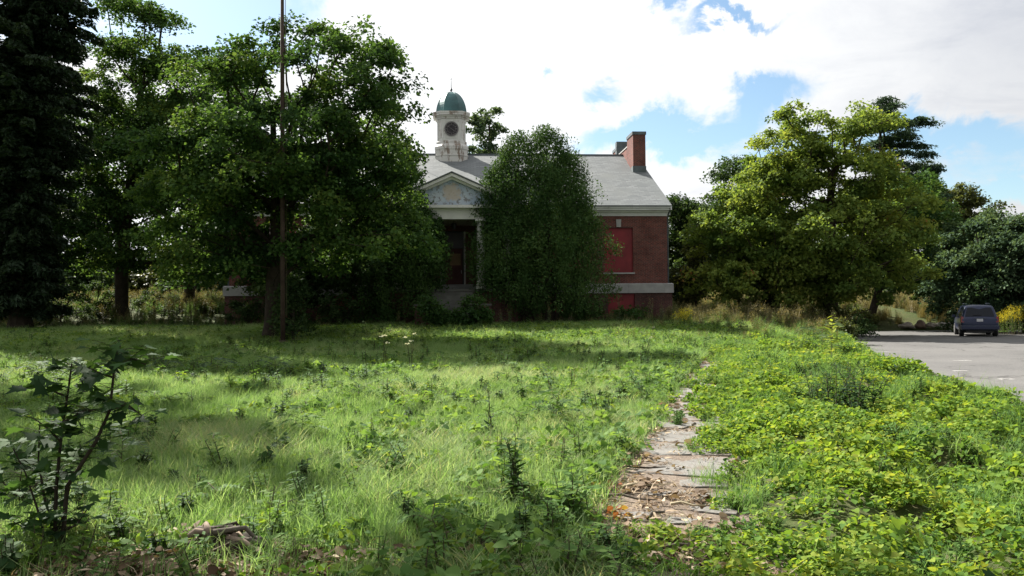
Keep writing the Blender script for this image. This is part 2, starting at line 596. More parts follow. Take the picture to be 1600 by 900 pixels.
m, t, b = new_mat('path_dirt')
gp = geo_pos(t)
n = t.noise(gp, 3.5, 8, .7)
n2 = t.noise(gp, 22.0, 6, .7)
c = t.ramp(n, [(.25, (.07, .05, .035)), (.5, (.16, .12, .09)), (.75, (.25, .2, .155))])
c = t.mix(t.sstep(n2, .5, .7), c, (.3, .25, .2))
t.l.new(c, b.inputs['Base Color'])
b.inputs['Roughness'].default_value = .95
bump(t, b, n2, 1.0, .03)
M['dirt'] = m

m, t, b = new_mat('old_asphalt_slab')
gp = geo_pos(t)
n = t.noise(gp, 2.0, 8, .65)
n2 = t.noise(gp, 60.0, 4, .7)
c = t.ramp(n, [(.3, (.10, .095, .085)), (.7, (.19, .18, .165))])
c = t.mix(t.math('MULTIPLY', t.sstep(n2, .45, .62), .6), c, (.24, .23, .215))
c = t.mix(t.sstep(t.noise(gp, 3.2, 7, .7), .5, .62), c, (.13, .10, .075))
t.l.new(c, b.inputs['Base Color'])
b.inputs['Roughness'].default_value = .85
bump(t, b, n2, .8, .01)
M['slab'] = m

m, t, b = new_mat('worn_asphalt')
gp = geo_pos(t)
n = t.noise(gp, .22, 6, .6)
n2 = t.noise(gp, 14.0, 5, .75)
c = t.ramp(n, [(.3, (.085, .083, .082)), (.7, (.13, .126, .122))])
c = t.mix(t.math('MULTIPLY', t.sstep(n2, .45, .7), .6), c, (.17, .165, .16))
vo = t.node('ShaderNodeTexVoronoi', feature='DISTANCE_TO_EDGE')
vo.inputs['Scale'].default_value = .32
t.l.new(t.vmath('ADD', gp, t.vmath('MULTIPLY', t.noise(gp, .9, 5, .6, out='Color'), (2.2, 2.2, 0))), vo.inputs['Vector'])
c = t.mix(t.math('MULTIPLY', t.sstep(t.noise(gp, .8, 5, .65, .6), .58, .66), .45), c, (.065, .063, .062))
crk = t.sstep(vo.outputs[0], .03, .006)
c = t.mix(t.math('MULTIPLY', crk, t.sstep(t.noise(gp, .35, 3, .5), .42, .58)), c, (.05, .047, .045))
t.l.new(c, b.inputs['Base Color'])
b.inputs['Roughness'].default_value = .8
b.inputs['Specular IOR Level'].default_value = .35
bump(t, b, n2, .6, .01)
M['asphalt'] = m

m, t, b = new_mat('worn_white_line')
n = t.noise(geo_pos(t), 7.0, 6, .75)
t.l.new(t.mix(t.sstep(n, .42, .55), (.13, .125, .12), (.36, .35, .34)), b.inputs['Base Color'])
b.inputs['Roughness'].default_value = .8
M['line'] = m

# van
m, t, b = new_mat('dark_blue_car_paint')
dn = t.noise(obj_co(t), 1.6, 5, .6)
t.l.new(t.mix(t.sstep(dn, .4, .8), (.004, .012, .05), (.012, .022, .06)), b.inputs['Base Color'])
b.inputs['Metallic'].default_value = .35
b.inputs['Roughness'].default_value = .32
b.inputs['Coat Weight'].default_value = .4
b.inputs['Coat Roughness'].default_value = .12
M['car'] = m
m, t, b = new_mat('tinted_car_glass')
b.inputs['Base Color'].default_value = (.006, .009, .016, 1)
b.inputs['Roughness'].default_value = .12
b.inputs['Specular IOR Level'].default_value = .25
M['car_glass'] = m
M['tyre'] = simple('tyre_rubber', (.018, .018, .018), .85, .2, 6, bmp=.1)
M['rim'] = simple('alloy_rim', (.42, .42, .43), .35, .1, 6, metal=.8, bmp=0)
M['tail'] = simple('red_tail_lamp', (.22, .008, .01), .2, .2, 5, spec=.7, bmp=0)
M['plate'] = simple('licence_plate', (.55, .56, .58), .5, .1, 8, bmp=0)
M['chrome'] = simple('grey_strip', (.10, .12, .16), .3, .1, 5, bmp=0)
M['flower_white'] = leaf_mat('white_umbel', [(0, (.45, .47, .4)), (1, (.7, .72, .62))], trans=.2)

# ------------------------------------------------------------------ ground, lot and path
def axis(a, b, fine_a, fine_b, step, grow=1.16):
    v = list(np.arange(fine_a, fine_b + 1e-6, step))
    s, x = step, v[-1]
    while x < b:
        s *= grow
        x += s
        v.append(min(x, b))
    s, x = step, v[0]
    while x > a:
        s *= grow
        x -= s
        v.insert(0, max(x, a))
    return np.array(v)


xs = axis(-900, 900, -22, 26, .3)
ys = axis(-80, 1800, 2.5, 56, .3)
X, Y = np.meshgrid(xs, ys)
Z = H(X, Y)
# keep the sheet clear below the lot and the path
V = np.stack([X.ravel(), Y.ravel(), Z.ravel() - .0], 1)
nx, ny = len(xs), len(ys)
idx = np.arange(nx * ny).reshape(ny, nx)
F = np.stack([idx[:-1, :-1].ravel(), idx[:-1, 1:].ravel(), idx[1:, 1:].ravel(), idx[1:, :-1].ravel()], 1)
g = link('ground', np_mesh('ground', V, F, smooth=True), M['soil'])
tag(g, 'grassy ground rolling from the camera up past the brick building', kind='structure')

lot = MB()
rows = list(np.arange(-6, 60.01, 1.5))
cols = np.linspace(0, 1, 9)
for j, y in enumerate(rows):
    e = float(lot_edge(max(y, 0))) + .06 * math.sin(y * 3.1) + .05
    for c in cols:
        x = e + (95 - e) * c ** 1.5
        lot.v.append((x, y, -0.25 + .012))
for j in range(len(rows) - 1):
    for i in range(8):
        a = j * 9 + i
        lot.f.append((a, a + 1, a + 10, a + 9))
lo = lot.build('parking_lot', M['asphalt'])
tag(lo, 'cracked pale grey asphalt parking lot', kind='structure')
for k, (px, py, wpx) in enumerate([(1501, 563, 26), (1497, 579, 22), (1570, 592, 22), (1380, 549, 10)]):
    d = (CAM_H + .235) * 1300 / (py - (481 - (px - 800) * .0087))
    x = (px - 800) / 1300 * d
    wl = wpx / 1300 * d
    q = MB().box(x - wl / 2, x + wl / 2, d - .12, d + .12, -.236, -.232).build('painted_line', M['line'], lo)

# boulders closing the far side of the lot
for k, (px, py, wpx, hpx, lab, col) in enumerate([
        (1416, 512, 22, 9, 'mossy flat boulder at the left end of the boulder row beyond the lot', None),
        (1439, 513, 18, 11, 'reddish brown boulder, the tallest of the row blocking the drive', (.22, .15, .12)),
        (1455, 510, 15, 7, 'low pale boulder just right of the reddish brown one', None),
        (1467, 509, 10, 9, 'small white rounded boulder in the middle of the boulder row', (.5, .48, .44)),
        (1478, 510, 13, 9, 'white boulder nearest the parked van', (.46, .44, .40))]):
    d = 61.5
    p = P(px, py, d)
    bm = bmesh.new()
    bmesh.ops.create_icosphere(bm, subdivisions=3, radius=1)
    for v in bm.verts:
        n = v.co.normalized()
        f = 1 + .18 * math.sin(n.x * 3.1 + k * 2) + .14 * math.sin(n.y * 4.3 + k) + .12 * math.cos(n.z * 5 + n.x * 2 + k)
        v.co = Vector((n.x * f * wpx / 2 * d / 1300, n.y * f * .5, max(n.z * f, -.5) * hpx / 1.5 * d / 1300))
    me = bpy.data.meshes.new('boulder')
    bm.to_mesh(me)
    bm.free()
    mt = M['boulder'] if col is None else simple('boulder_stone', col, .9, .25, 2.2, bmp=1.0)
    o = link('boulder', me, mt, smooth=True)
    o.location = (p.x, d, float(H(p.x, d)) + .22)
    tag(o, lab, 'boulder', 'boulders beyond the lot')

# path: a strip of dirt with broken slabs lying on it
pth = MB()
rows = list(np.arange(3.0, 36.0, .4))
for y in rows:
    a = float(path_left(y))
    for c in (-.1, .25, .6, .95, 1.3):
        pth.v.append((a + c * PATH_W / 1.2, y, float(Hb(a + c, y)) + .012 + .02 * (float(vnoise(a + c, y, 2.0, 8)) - .5)))
for j in range(len(rows) - 1):
    for i in range(4):
        a = j * 5 + i
        pth.f.append((a, a + 1, a + 6, a + 5))
path = pth.build('path', M['dirt'], smooth=True)
tag(path, 'overgrown dirt walkway with broken slabs', kind='structure')


def slab(x, y, wx, wy, seed, tilt=0.02, lift=.03):
    rr = random.Random(seed)
    out = []
    for (a0, b0_, a1, b1_) in ((-1, -1, 1, -1), (1, -1, 1, 1), (1, 1, -1, 1), (-1, 1, -1, -1)):
        m_ = rr.randint(2, 4)
        for k in range(m_):
            f = k / m_
            a, b_ = a0 + (a1 - a0) * f, b0_ + (b1_ - b0_) * f
            j_ = .13 if k else .07
            out.append(((a + rr.uniform(-j_, j_)) * wx / 2, (b_ + rr.uniform(-j_, j_) * 1.5) * wy / 2))
    if rr.random() < .6:      # a broken corner
        c = rr.choice(range(len(out)))
        out[c] = (out[c][0] * .72, out[c][1] * .6)
    q = MB()
    top = [(a, b_, a * tilt + b_ * tilt * .5 + lift) for a, b_ in out]
    inner = [(a * .985, b_ * .985, a * tilt + b_ * tilt * .5 + lift + .004) for a, b_ in out]
    low = [(a, b_, -.05) for a, b_ in out]
    q.rings([low, top, inner])
    o = q.build('paving_slab', M['slab'], path)
    o.location = (x, y, float(Hb(x, y)) + .01)
    o.rotation_euler[2] = rr.uniform(-.16, .16) - .2
    return o


slab_spec = [(6.95, 1.02, .42, .34), (7.4, .98, .5, .36), (7.45, .52, .3, .22), (7.95, .98, .5, .36), (8.75, .68, 1.2, 1.05), (9.75, .4, .7, .7), (9.7, 1.02, .5, .6), (10.75, .62, 1.1, 1.0), (11.75, .4, .6, .7), (11.7, 1.0, .55, .8), (12.6, .66, 1.15, .8),
             (13.45, .62, 1.2, .9), (14.4, .64, 1.2, .9), (15.45, .62, 1.2, 1.05), (16.6, .62, 1.2, 1.1), (17.8, .62, 1.2, 1.15), (19.1, .62, 1.2, 1.25), (20.5, .62, 1.2, 1.35), (22, .62, 1.2, 1.4), (23.6, .65, 1.2, 1.5), (25.3, .65, 1.2, 1.6), (27.1, .65, 1.2, 1.7), (6.6, .3, .3, .26), (6.5, .7, .25, .2)]
for k, (y, ox, wx, wy) in enumerate(slab_spec):
    slab(float(path_left(y)) + ox * .87, y, wx * .88, wy, k + 3, tilt=random.uniform(-.008, .01), lift=random.uniform(.006, .014))

# ------------------------------------------------------------------ school building
YAW = R(4.1)
B = empty('school_building', (-3.57, 50.0, 0), YAW)
tag(B, 'abandoned red brick school building with slate roof, boarded windows and clock cupola', 'building')
L, DEP = 13.14, 18.0
ZB0, ZB1 = 2.49, 3.07           # stone band
ZE, ZR = 7.80, 12.6             # eave, ridge
ZC = 7.2                        # top of the brick


def wall_plane(mb, u0, u1, z0, z1, y, holes, depth=.2, axis_='x'):
    us = sorted({u0, u1, *[h[0] for h in holes], *[h[1] for h in holes]})
    zs = sorted({z0, z1, *[h[2] for h in holes], *[h[3] for h in holes]})
    for a, b_ in zip(us[:-1], us[1:]):
        for c, d in zip(zs[:-1], zs[1:]):
            uc, zc = (a + b_) / 2, (c + d) / 2
            if any(h[0] < uc < h[1] and h[2] < zc < h[3] for h in holes):
                continue
            mb.add([(a, y, c), (b_, y, c), (b_, y, d), (a, y, d)], [(0, 1, 2, 3)])
    for (a, b_, c, d) in holes:
        mb.add([(a, y, c), (b_, y, c), (b_, y, d), (a, y, d), (a, y + depth, c), (b_, y + depth, c), (b_, y + depth, d), (a, y + depth, d)],
               [(0, 4, 5, 1), (1, 5, 6, 2), (2, 6, 7, 3), (3, 7, 4, 0)])


wins = [(9.25, 11.02), (5.55, 7.3), (-11.02, -9.25), (-7.3, -5.55)]
holes = [(a, b_, 3.75, 6.49) for a, b_ in wins] + [(-.75, .8, ZB1, 6.3)]
q = MB()
wall_plane(q, -L, L, ZB1, ZC, 0, holes)
# side and back walls with gables
for sx in (-1, 1):
    q.add([(sx * L, 0, ZB1), (sx * L, DEP, ZB1), (sx * L, DEP, ZE), (sx * L, DEP / 2, ZR - .12), (sx * L, 0, ZE)], [(0, 1, 2, 3, 4)])
q.add([(-L, DEP, ZB1), (L, DEP, ZB1), (L, DEP, ZE), (-L, DEP, ZE)], [(0, 1, 2, 3)])
q.build('brick_wall', M['brick'], B)
lw = [(9.4, 11.05), (5.83, 7.03), (-11.05, -9.4), (-7.03, -5.83)]
q = MB()
wall_plane(q, -L - .22, L + .22, 0, ZB0, -.22, [(a, b_, 1.2, ZB0 - .02) for a, b_ in lw])
for sx in (-1, 1):
    q.add([(sx * (L + .22), -.22, 0), (sx * (L + .22), DEP + .22, 0), (sx * (L + .22), DEP + .22, ZB0), (sx * (L + .22), -.22, ZB0)], [(0, 1, 2, 3)])
q.add([(-L - .22, DEP + .22, 0), (L + .22, DEP + .22, 0), (L + .22, DEP + .22, ZB0), (-L - .22, DEP + .22, ZB0)], [(0, 1, 2, 3)])
q.build('foundation_wall', M['brick_old'], B)
# limestone band, laid in blocks
xx = -L - .3
while xx < L + .29:
    x2 = min(xx + 2.19, L + .3)
    q = MB().box(xx + .004, x2 - .004, -.3, .35, ZB0 + .002, ZB1 - .05)
    q.add([(xx + .004, -.3, ZB1 - .05), (x2 - .004, -.3, ZB1 - .05), (x2 - .004, -.004, ZB1 + .02), (xx + .004, -.004, ZB1 + .02)], [(0, 1, 2, 3)])
    q.build('stone_block', M['stone'], B)
    xx = x2
for sx in (-1, 1):
    MB().box(min(sx * (L + .3), sx * (L - .002)), max(sx * (L + .3), sx * (L - .002)), .352, DEP + .3, ZB0 + .002, ZB1 - .04).build('stone_block', M['stone'], B)
# boarded windows
for a, b_ in wins:
    o = MB().box(a + .004, b_ - .004, .11, .14, 3.75, 6.488).build('window_board', M['red_board'], B)
    for fx in (a + .01, b_ - .05):
        MB().box(fx, fx + .04, .085, .108, 3.76, 6.48).build('frame_strip', M['red_board'], o)
    MB().box(a - .08, b_ + .08, -.09, .105, 3.66, 3.748).build('window_sill', M['stone'], o)
    c = (a + b_) / 2
    k = MB().rings([[(c - .13, -.06, 6.53), (c + .13, -.06, 6.53), (c + .16, -.06, 7.0), (c - .16, -.06, 7.0)], [(c - .13, .02, 6.53), (c + .13, .02, 6.53), (c + .16, .02, 7.0), (c - .16, .02, 7.0)]])
    k.build('keystone', M['stone'], o)
    MB().box(a - .02, b_ + .02, -.012, .003, 6.492, 6.56).build('lintel', M['brick_old'], o)
for a, b_ in lw:
    o = MB().box(a + .004, b_ - .004, -.10, -.07, 1.2, ZB0 - .022).build('basement_window_board', M['red_board'], B)
# cornice: three mouldings and a frieze
for (y0, y1, z0, z1, ex, nm) in ((-.06, .3, ZC, 7.42, .06, 'frieze'), (-.2, .3, 7.422, 7.52, .2, 'bed_moulding'), (-.42, .3, 7.522, 7.66, .42, 'cornice'), (-.5, .3, 7.662, ZE - .02, .5, 'gutter')):
    for (a, b_) in ((-L - ex * .3, -3.45), (3.45, L + ex * .3)):
        MB().box(a, b_, y0, y1, z0, z1).build(nm, M['trim'], B)
for (a, b_) in ((-L - .15, -3.45), (3.45, L + .15)):
    MB().box(a, b_, -.52, -.5, ZE - .075, ZE - .02).build('gutter_lip', M['tar'], B)
# the cornice returns on the gable end
for sx in (-1, 1):
    MB().box(min(sx * L, sx * (L + .3)), max(sx * L, sx * (L + .3)), .302, .9, ZC + .1, ZE - .03).build('cornice_return', M['trim'], B)
# roof
def slab_roof(mb, a, b_, c, d, th=.07):
    n = (Vector(b_) - Vector(a)).cross(Vector(d) - Vector(a)).normalized()
    if n.z < 0: n = -n
    lowr = [tuple(Vector(p) - n * th) for p in (a, b_, c, d)]
    mb.rings([lowr, [a, b_, c, d]])
q = MB()
sl = (ZR - ZE) / (DEP / 2 + .55)
slab_roof(q, (-L - .18, -.55, ZE), (L + .18, -.55, ZE), (L + .18, DEP / 2, ZR), (-L - .18, DEP / 2, ZR))
slab_roof(q, (-L - .18, DEP + .55, ZE), (L + .18, DEP + .55, ZE), (L + .18, DEP / 2 + .002, ZR), (-L - .18, DEP / 2 + .002, ZR))
roof = q.build('roof', M['slate'], B)
MB().box(-L - .18, L + .18, DEP / 2 - .12, DEP / 2 + .12, ZR - .05, ZR + .05).build('ridge_cap', M['tar'], roof)
for sx in (-1, 1):       # paired gable chimneys joined by a parapet
    a, b_ = (L - .85, L + .01) if sx > 0 else (-L - .01, -L + .85)
    for (y0, y1) in ((5.4, 7.3), (10.9, 12.4)):
        ch = MB().box(a, b_, y0, y1, 9.0, 13.35).build('chimney', M['brick'], roof)
        MB().box(a - .05, b_ + .05, y0 - .05, y1 + .05, 13.352, 13.56).build('chimney_cap', M['copper'], ch) if False else MB().box(a - .05, b_ + .05, y0 - .05, y1 + .05, 13.352, 13.56).build('chimney_cap', M['tar'], roof)
        MB().box(a - .03, b_ + .03, y0 - .03, y0 + .5, 10.2, ZE + (y0 + .55) * sl + .42).build('chimney_flashing', M['tar'], roof)
    MB().box(a + .05, b_ - .05, 7.302, 10.898, 11.2, 12.85).build('parapet', M['brick'], roof)
    MB().box(a, b_, 7.302, 10.898, 12.852, 12.93).build('parapet_coping', M['stone'], roof)
    for s2, y0, y1 in ((0, -.55, DEP / 2), (1, DEP + .55, DEP / 2)):   # verge boards
        w0 = sx * (L + .18)
        w1 = sx * (L + .10)
        MB().rings([[(w0, y0, ZE - .28), (w0, y0, ZE - .075), (w1, y0, ZE - .075), (w1, y0, ZE - .28)], [(w0, y1, ZR - .28), (w0, y1, ZR - .085), (w1, y1, ZR - .085), (w1, y1, ZR - .28)]]).build('verge_board', M['trim'], roof)

for sx in (-1, 1):
    MB().tube([(sx * (L + .12), -.45, 7.62), (sx * (L + .12), -.3, 7.5), (sx * (L + .12), .25, 7.25), (sx * (L + .12), .3, 6.9), (sx * (L + .12), .3, 3.1)], .055, 8).build('downpipe', M['tar'], B)
# portico
por = empty('portico', (0, 0, 0))
por.parent = B
PF = -4.0           # front plane
ZP = 2.72           # porch floor
q = MB().box(-3.6, 3.6, PF - .25, -.302, 0, ZP - .152)
q.build('porch_base', M['brick_old'], por)
MB().box(-3.68, 3.68, PF - .33, -.304, ZP - .15, ZP).build('porch_floor', M['old_stone'], por)
for k in range(11):
    z1 = ZP - .001 - (k + 1) * .18
    MB().box(-1.13, 1.13, PF - .33 - (k + 1) * .3, PF - .331 - k * .3, 0.2, z1).build('step', M['old_stone'], por)
for sx in (-1, 1):
    a, b_ = (1.14, 1.95) if sx > 0 else (-1.95, -1.14)
    MB().box(a, b_, PF - 3.2, PF - .34, 0.1, 1.78).build('stair_side_wall', M['brick_old'], por)
    MB().box(a - .05 if sx > 0 else a - .05, b_ + .05, PF - 3.25, PF - .335, 1.782, 1.88).build('stair_side_cap', M['old_stone'], por)
for cx in (-3.05, -1.58, 1.58, 3.05):
    prof = [(.30, ZP), (.30, ZP + .12), (.26, ZP + .13), (.28, ZP + .2), (.235, ZP + .26), (.235, ZP + 1.2), (.2, 6.25), (.2, 6.3), (.24, 6.32), (.24, 6.38), (.2, 6.39), (.27, 6.48)]
    MB().lathe(prof, 20, (cx, PF + .2)).box(cx - .3, cx + .3, PF - .1, PF + .5, 6.482, 6.6).build('column', M['paint'], por, smooth=False)
MB().box(-3.4, 3.4, PF, PF + .4, 6.602, 6.9).build('architrave', M['paint'], por)
MB().box(-3.37, 3.37, PF + .03, PF + .4, 6.902, 7.2).build('entablature_frieze', M['paint'], por)
MB().box(-3.7, 3.7, PF - .3, PF + .4, 7.202, 7.36).build('portico_cornice', M['paint'], por)
for sx in (-1, 1):
    MB().box(min(sx * 3.02, sx * 3.4), max(sx * 3.02, sx * 3.4), PF + .402, -.002, 6.604, 7.3).build('side_entablature', M['paint'], por)
MB().box(-3.0, 3.0, PF + .402, -.004, 6.62, 6.7).build('porch_ceiling', M['paint_worn'], por)
ZA = 9.12
tri = [(-3.45, 7.362), (3.45, 7.362), (0, ZA - .12)]
q = MB().rings([[(x, PF + .02, z) for x, z in tri], [(x, PF + .2, z) for x, z in tri]])
q.build('pediment_panel', M['panel'], por)
for sx in (-1, 1):
    e = (sx * 3.78, 7.362)
    s_ = (ZA - 7.4) / 3.78
    lo_, hi_ = [], []
    for (off, y0, y1, nm) in ((0.0, -.34, .3, 'raking_cornice'), (-.16, -.14, .2, 'raking_moulding')):
        th = .17 if off == 0 else .16
        zz0, zz1 = 7.42 + off, ZA + off
        ring0 = [(sx * 3.78, PF + y0, zz0 - th), (sx * 3.78, PF + y1, zz0 - th), (sx * 3.78, PF + y1, zz0), (sx * 3.78, PF + y0, zz0)]
        ring1 = [(0, PF + y0, zz1 - th), (0, PF + y1, zz1 - th), (0, PF + y1, zz1), (0, PF + y0, zz1)]
        if off: ring0 = [(sx * 3.3, PF + y0, 7.362 - .0), (sx * 3.3, PF + y1, 7.362), (sx * 3.3, PF + y1, 7.362 + th), (sx * 3.3, PF + y0, 7.362 + th)]
        MB().rings([ring0, ring1]).build(nm, M['paint'], por)
    q = MB()
    ym = (9.2 - ZE) / sl - .55 + .3
    slab_roof(q, (0, PF - .4, ZA + .09), (sx * 3.88, PF - .4, 7.46), (sx * 3.88, -.2, 7.46 + .0), (0, ym + .4, ZA + .09), .06)
    q.build('portico_roof', M['slate'], por)
# entrance
door = MB().box(-.45, .6, .14, .19, ZB1 - .3, 5.25).build('door', simple('dull_red_door', (.09, .02, .018), .6, .3, 2), B)
MB().box(-.16, .5, .125, .138, 4.25, 4.95).build('boarded_pane', M['plywood'], door)
for (a, b_, c, d) in ((-.2, .03, 3.0, 3.95), (.12, .5, 3.0, 3.95)):
    MB().box(a, b_, .128, .138, c, d).build('door_panel', simple('dull_red_door', (.08, .018, .017), .6, .3, 2), door)
MB().box(.52, .55, .09, .138, 3.75, 3.95).build('door_handle', M['plate'], door)
MB().box(-.75, .8, .2, .24, ZB1 - .3, 6.3).build('entrance_backing', M['black'], B)
MB().box(-.62, .72, .13, .198, 5.27, 6.2).build('transom', simple('dark_transom', (.03, .02, .02), .4, .2, 3), B)
for (a, b_) in ((-.75, -.64), (.69, .8)):
    MB().box(a, b_, .05, .199, ZB1 - .3, 6.28).build('door_jamb', M['paint_worn'], B)
lan = MB().lathe([(.02, 6.6), (.02, 6.5), (.1, 6.48), (.14, 6.4), (.1, 6.15), (.04, 6.12)], 8, (0.1, PF + .9)).build('lantern', M['black'], por)

# cupola
cup = empty('cupola', (0, 8.6, 0))
cup.parent = B
cup.scale = (1, 1, 1.017)
def cham(hw, z, k=.42):
    c = hw * k
    return [(-hw + c, -hw, z), (hw - c, -hw, z), (hw, -hw + c, z), (hw, hw - c, z), (hw - c, hw, z), (-hw + c, hw, z), (-hw, hw - c, z), (-hw, -hw + c, z)]
def chb(name, prof, mat):
    return MB().rings([cham(h, z) for h, z in prof]).build(name, mat, cup)
chb('cupola_base', [(1.12, 10.6), (1.12, 12.05), (1.16, 12.06), (1.16, 12.14), (1.1, 12.16), (1.12, 12.5), (1.17, 12.52), (1.17, 12.62)], M['paint_worn'])
chb('cupola_plinth', [(1.17, 12.622), (1.17, 12.72), (1.06, 12.9), (1.06, 13.05), (1.0, 13.1)], M['paint_worn'])
chb('cupola_body', [(.98, 13.102), (.98, 14.62)], M['paint'])
for (hw_, z0_, z1_) in ((1.05, 14.622, 14.74), (1.12, 14.742, 14.84), (1.27, 14.842, 14.98), (1.3, 14.982, 15.08)):
    chb('cupola_cornice', [(hw_, z0_), (hw_, z1_)], M['paint_worn'])
# pilasters on the corners of the front face, raised panel frame
for sx in (-1, 1):
    x = sx * .5
    MB().box(x - .06, x + .06, -1.02, -.982, 13.12, 14.6).build('pilaster', M['paint'], cup)
    for a_ in (0, 1):
        q = MB().box(-.055, .055, -.035, 0, 13.12, 14.6)
        o = q.build('pilaster', M['paint'], cup)
        o.location = (sx * (.62 if a_ == 0 else .93), -(.93 if a_ == 0 else .62), 0)
        o.rotation_euler[2] = sx * R(45)
    o = MB().box(-.13, .13, -.02, 0, 13.3, 14.45).build('louvre_panel', M['paint_worn'], cup)
    o.location = (sx * .775, -.775, 0)
    o.rotation_euler[2] = sx * R(45)
q = MB()
for (a, b_, c, d) in ((-.42, .42, 14.42, 14.5), (-.42, .42, 13.28, 13.36), (-.42, -.36, 13.36, 14.42), (.36, .42, 13.36, 14.42)):
    q.box(a, b_, -1.008, -.982, c, d)
q.build('clock_panel_frame', M['paint'], cup)
def disc(r0, r1, y0, y1, n, cz, name, mat):
    q = MB()
    rings = []
    for (r, y) in ((r1, y1), (r1, y0), (r0, y0), (r0, y1)):
        rings.append([(r * math.cos(2 * math.pi * k / n), y, cz + r * math.sin(2 * math.pi * k / n)) for k in range(n)])
    q.rings(rings, cap=False)
    q.f += [(3 * n + k, 3 * n + (k + 1) % n, (k + 1) % n, k) for k in range(n)]
    return q.build(name, mat, cup)
CZ = 13.9
q = MB()
q.rings([[(.43 * math.cos(2 * math.pi * k / 32), y, CZ + .43 * math.sin(2 * math.pi * k / 32)) for k in range(32)] for y in (-.983, -1.02)])
q.build('clock_face', M['dark_clock'], cup)
disc(.42, .5, -1.06, -.982, 32, CZ, 'clock_rim', M['dial_ring'])
disc(.27, .29, -1.03, -1.021, 32, CZ, 'dial_ring', M['dial_ring'])
for k in range(12):
    a = math.pi * k / 6
    o = MB().box(-.018, .018, -1.032, -1.0205, .3, .4).build('hour_mark', M['dial_ring'], cup)
    o.data.transform(Matrix.Translation((0, 0, CZ)) @ Matrix.Rotation(a, 4, 'Y'))
for (ln, a, w_) in ((.24, 2.2, .02), (.36, 5.4, .014)):
    o = MB().box(-w_, w_, -1.045, -1.034, -.05, ln).build('clock_hand', M['dial_ring'], cup)
    o.data.transform(Matrix.Translation((0, 0, CZ)) @ Matrix.Rotation(a, 4, 'Y'))
# dome: eight curved panels with raised ribs
rings = []
for k in range(13):
    a = k / 12 * math.pi / 2
    r = 1.05 * math.cos(a) ** .95
    z = 15.082 + 1.58 * math.sin(a) ** 1.12
    rings.append(cham(max(r, .03), z, .5))
q = MB().rings(rings)
q.build('dome', M['copper'], cup)
for c8 in range(8):
    pts = [tuple(Vector(rings[k][c8])) for k in range(13)]
    MB().tube(pts, .022, 6).build('dome_rib', M['copper'], cup)
MB().lathe([(.09, 16.55), (.1, 16.62), (.05, 16.68), (.04, 16.75), (.09, 16.8), (.1, 16.86), (.05, 16.93), (.025, 17.0), (.018, 17.4), (.01, 17.55), (.035, 17.58), (.035, 17.62), (.008, 17.66), (.004, 17.7)], 12).build('finial', M['tar'], cup)

# ------------------------------------------------------------------ flagpole
fp = P(442, 480, 33.4)
z = float(H(fp.x, 33.4))
fo = empty('flagpole', (fp.x, 33.4, z))
tag(fo, 'tall rusty brown flagpole rising in front of the maple foliage', 'flagpole')
MB().lathe([(.095, -.2), (.095, 6), (.09, 6.01), (.08, 12), (.075, 12.01), (.06, 19)], 14).build('pole', M['rust'], fo, smooth=True)
MB().lathe([(.2, -.1), (.2, .25), (.14, .3)], 14).build('base_collar', M['rust'], fo)
MB().lathe([(.02, 19), (.1, 19.03), (.12, 19.12), (.1, 19.2), (.02, 19.24)], 12).build('finial', M['rust'], fo, smooth=True)
MB().tube([(.14, 0, 1.2), (.15, .0, 10), (.1, 0, 18.9)], .012, 5).build('halyard', M['twig'], fo)

# ------------------------------------------------------------------ trees
def leaves_np(cent, nrm, axl, size, aspect=.8, fold=.25):
    """folded four-point leaves; cent (n,3), nrm unit, axl long axis (roughly in plane)"""
    axl = axl - nrm * np.sum(axl * nrm, 1, keepdims=True)
    axl /= np.linalg.norm(axl, axis=1, keepdims=True) + 1e-9
    sd_ = np.cross(nrm, axl)
    s = size[:, None]
    b0 = cent - axl * s * .5
    t0 = cent + axl * s * .5 - nrm * s * .08
    l0 = cent + sd_ * s * .5 * aspect + nrm * s * fold * .5 - axl * s * .05
    r0 = cent - sd_ * s * .5 * aspect + nrm * s * fold * .5 - axl * s * .05
    V = np.stack([b0, r0, t0, l0], 1).reshape(-1, 3)
    n = len(cent)
    i = np.arange(n)[:, None] * 4
    F = np.concatenate([i + np.array([[0, 1, 2]]), i + np.array([[0, 2, 3]])], 1).reshape(-1, 3)
    return V, F


def unit(v): return v / (np.linalg.norm(v, axis=1, keepdims=True) + 1e-9)


def sample_ell(ells, n, shell=.5, seed=0):
    r = np.random.default_rng(seed)
    vol = np.array([e[3] * e[4] * e[5] for e in ells])
    vol = vol ** .8 * np.array([e[6] if len(e) > 6 else 1 for e in ells])
    pts = []
    cnt = np.maximum(1, (vol / vol.sum() * n).astype(int))
    for e, c in zip(ells, cnt):
        d = unit(r.normal(size=(c, 3)))
        rad = r.random(c) ** (1 / 3 * shell)
        rad = rad * (1 + .14 * (vnoise(d[:, 0] * 2.2 + d[:, 2] * 2, d[:, 1] * 2.2 - d[:, 2] * 1.7, 1.3, int(seed) % 40) - .5) * 2)
        pts.append(np.array(e[:3]) + d * rad[:, None] * np.array(e[3:6]))
    return np.concatenate(pts)


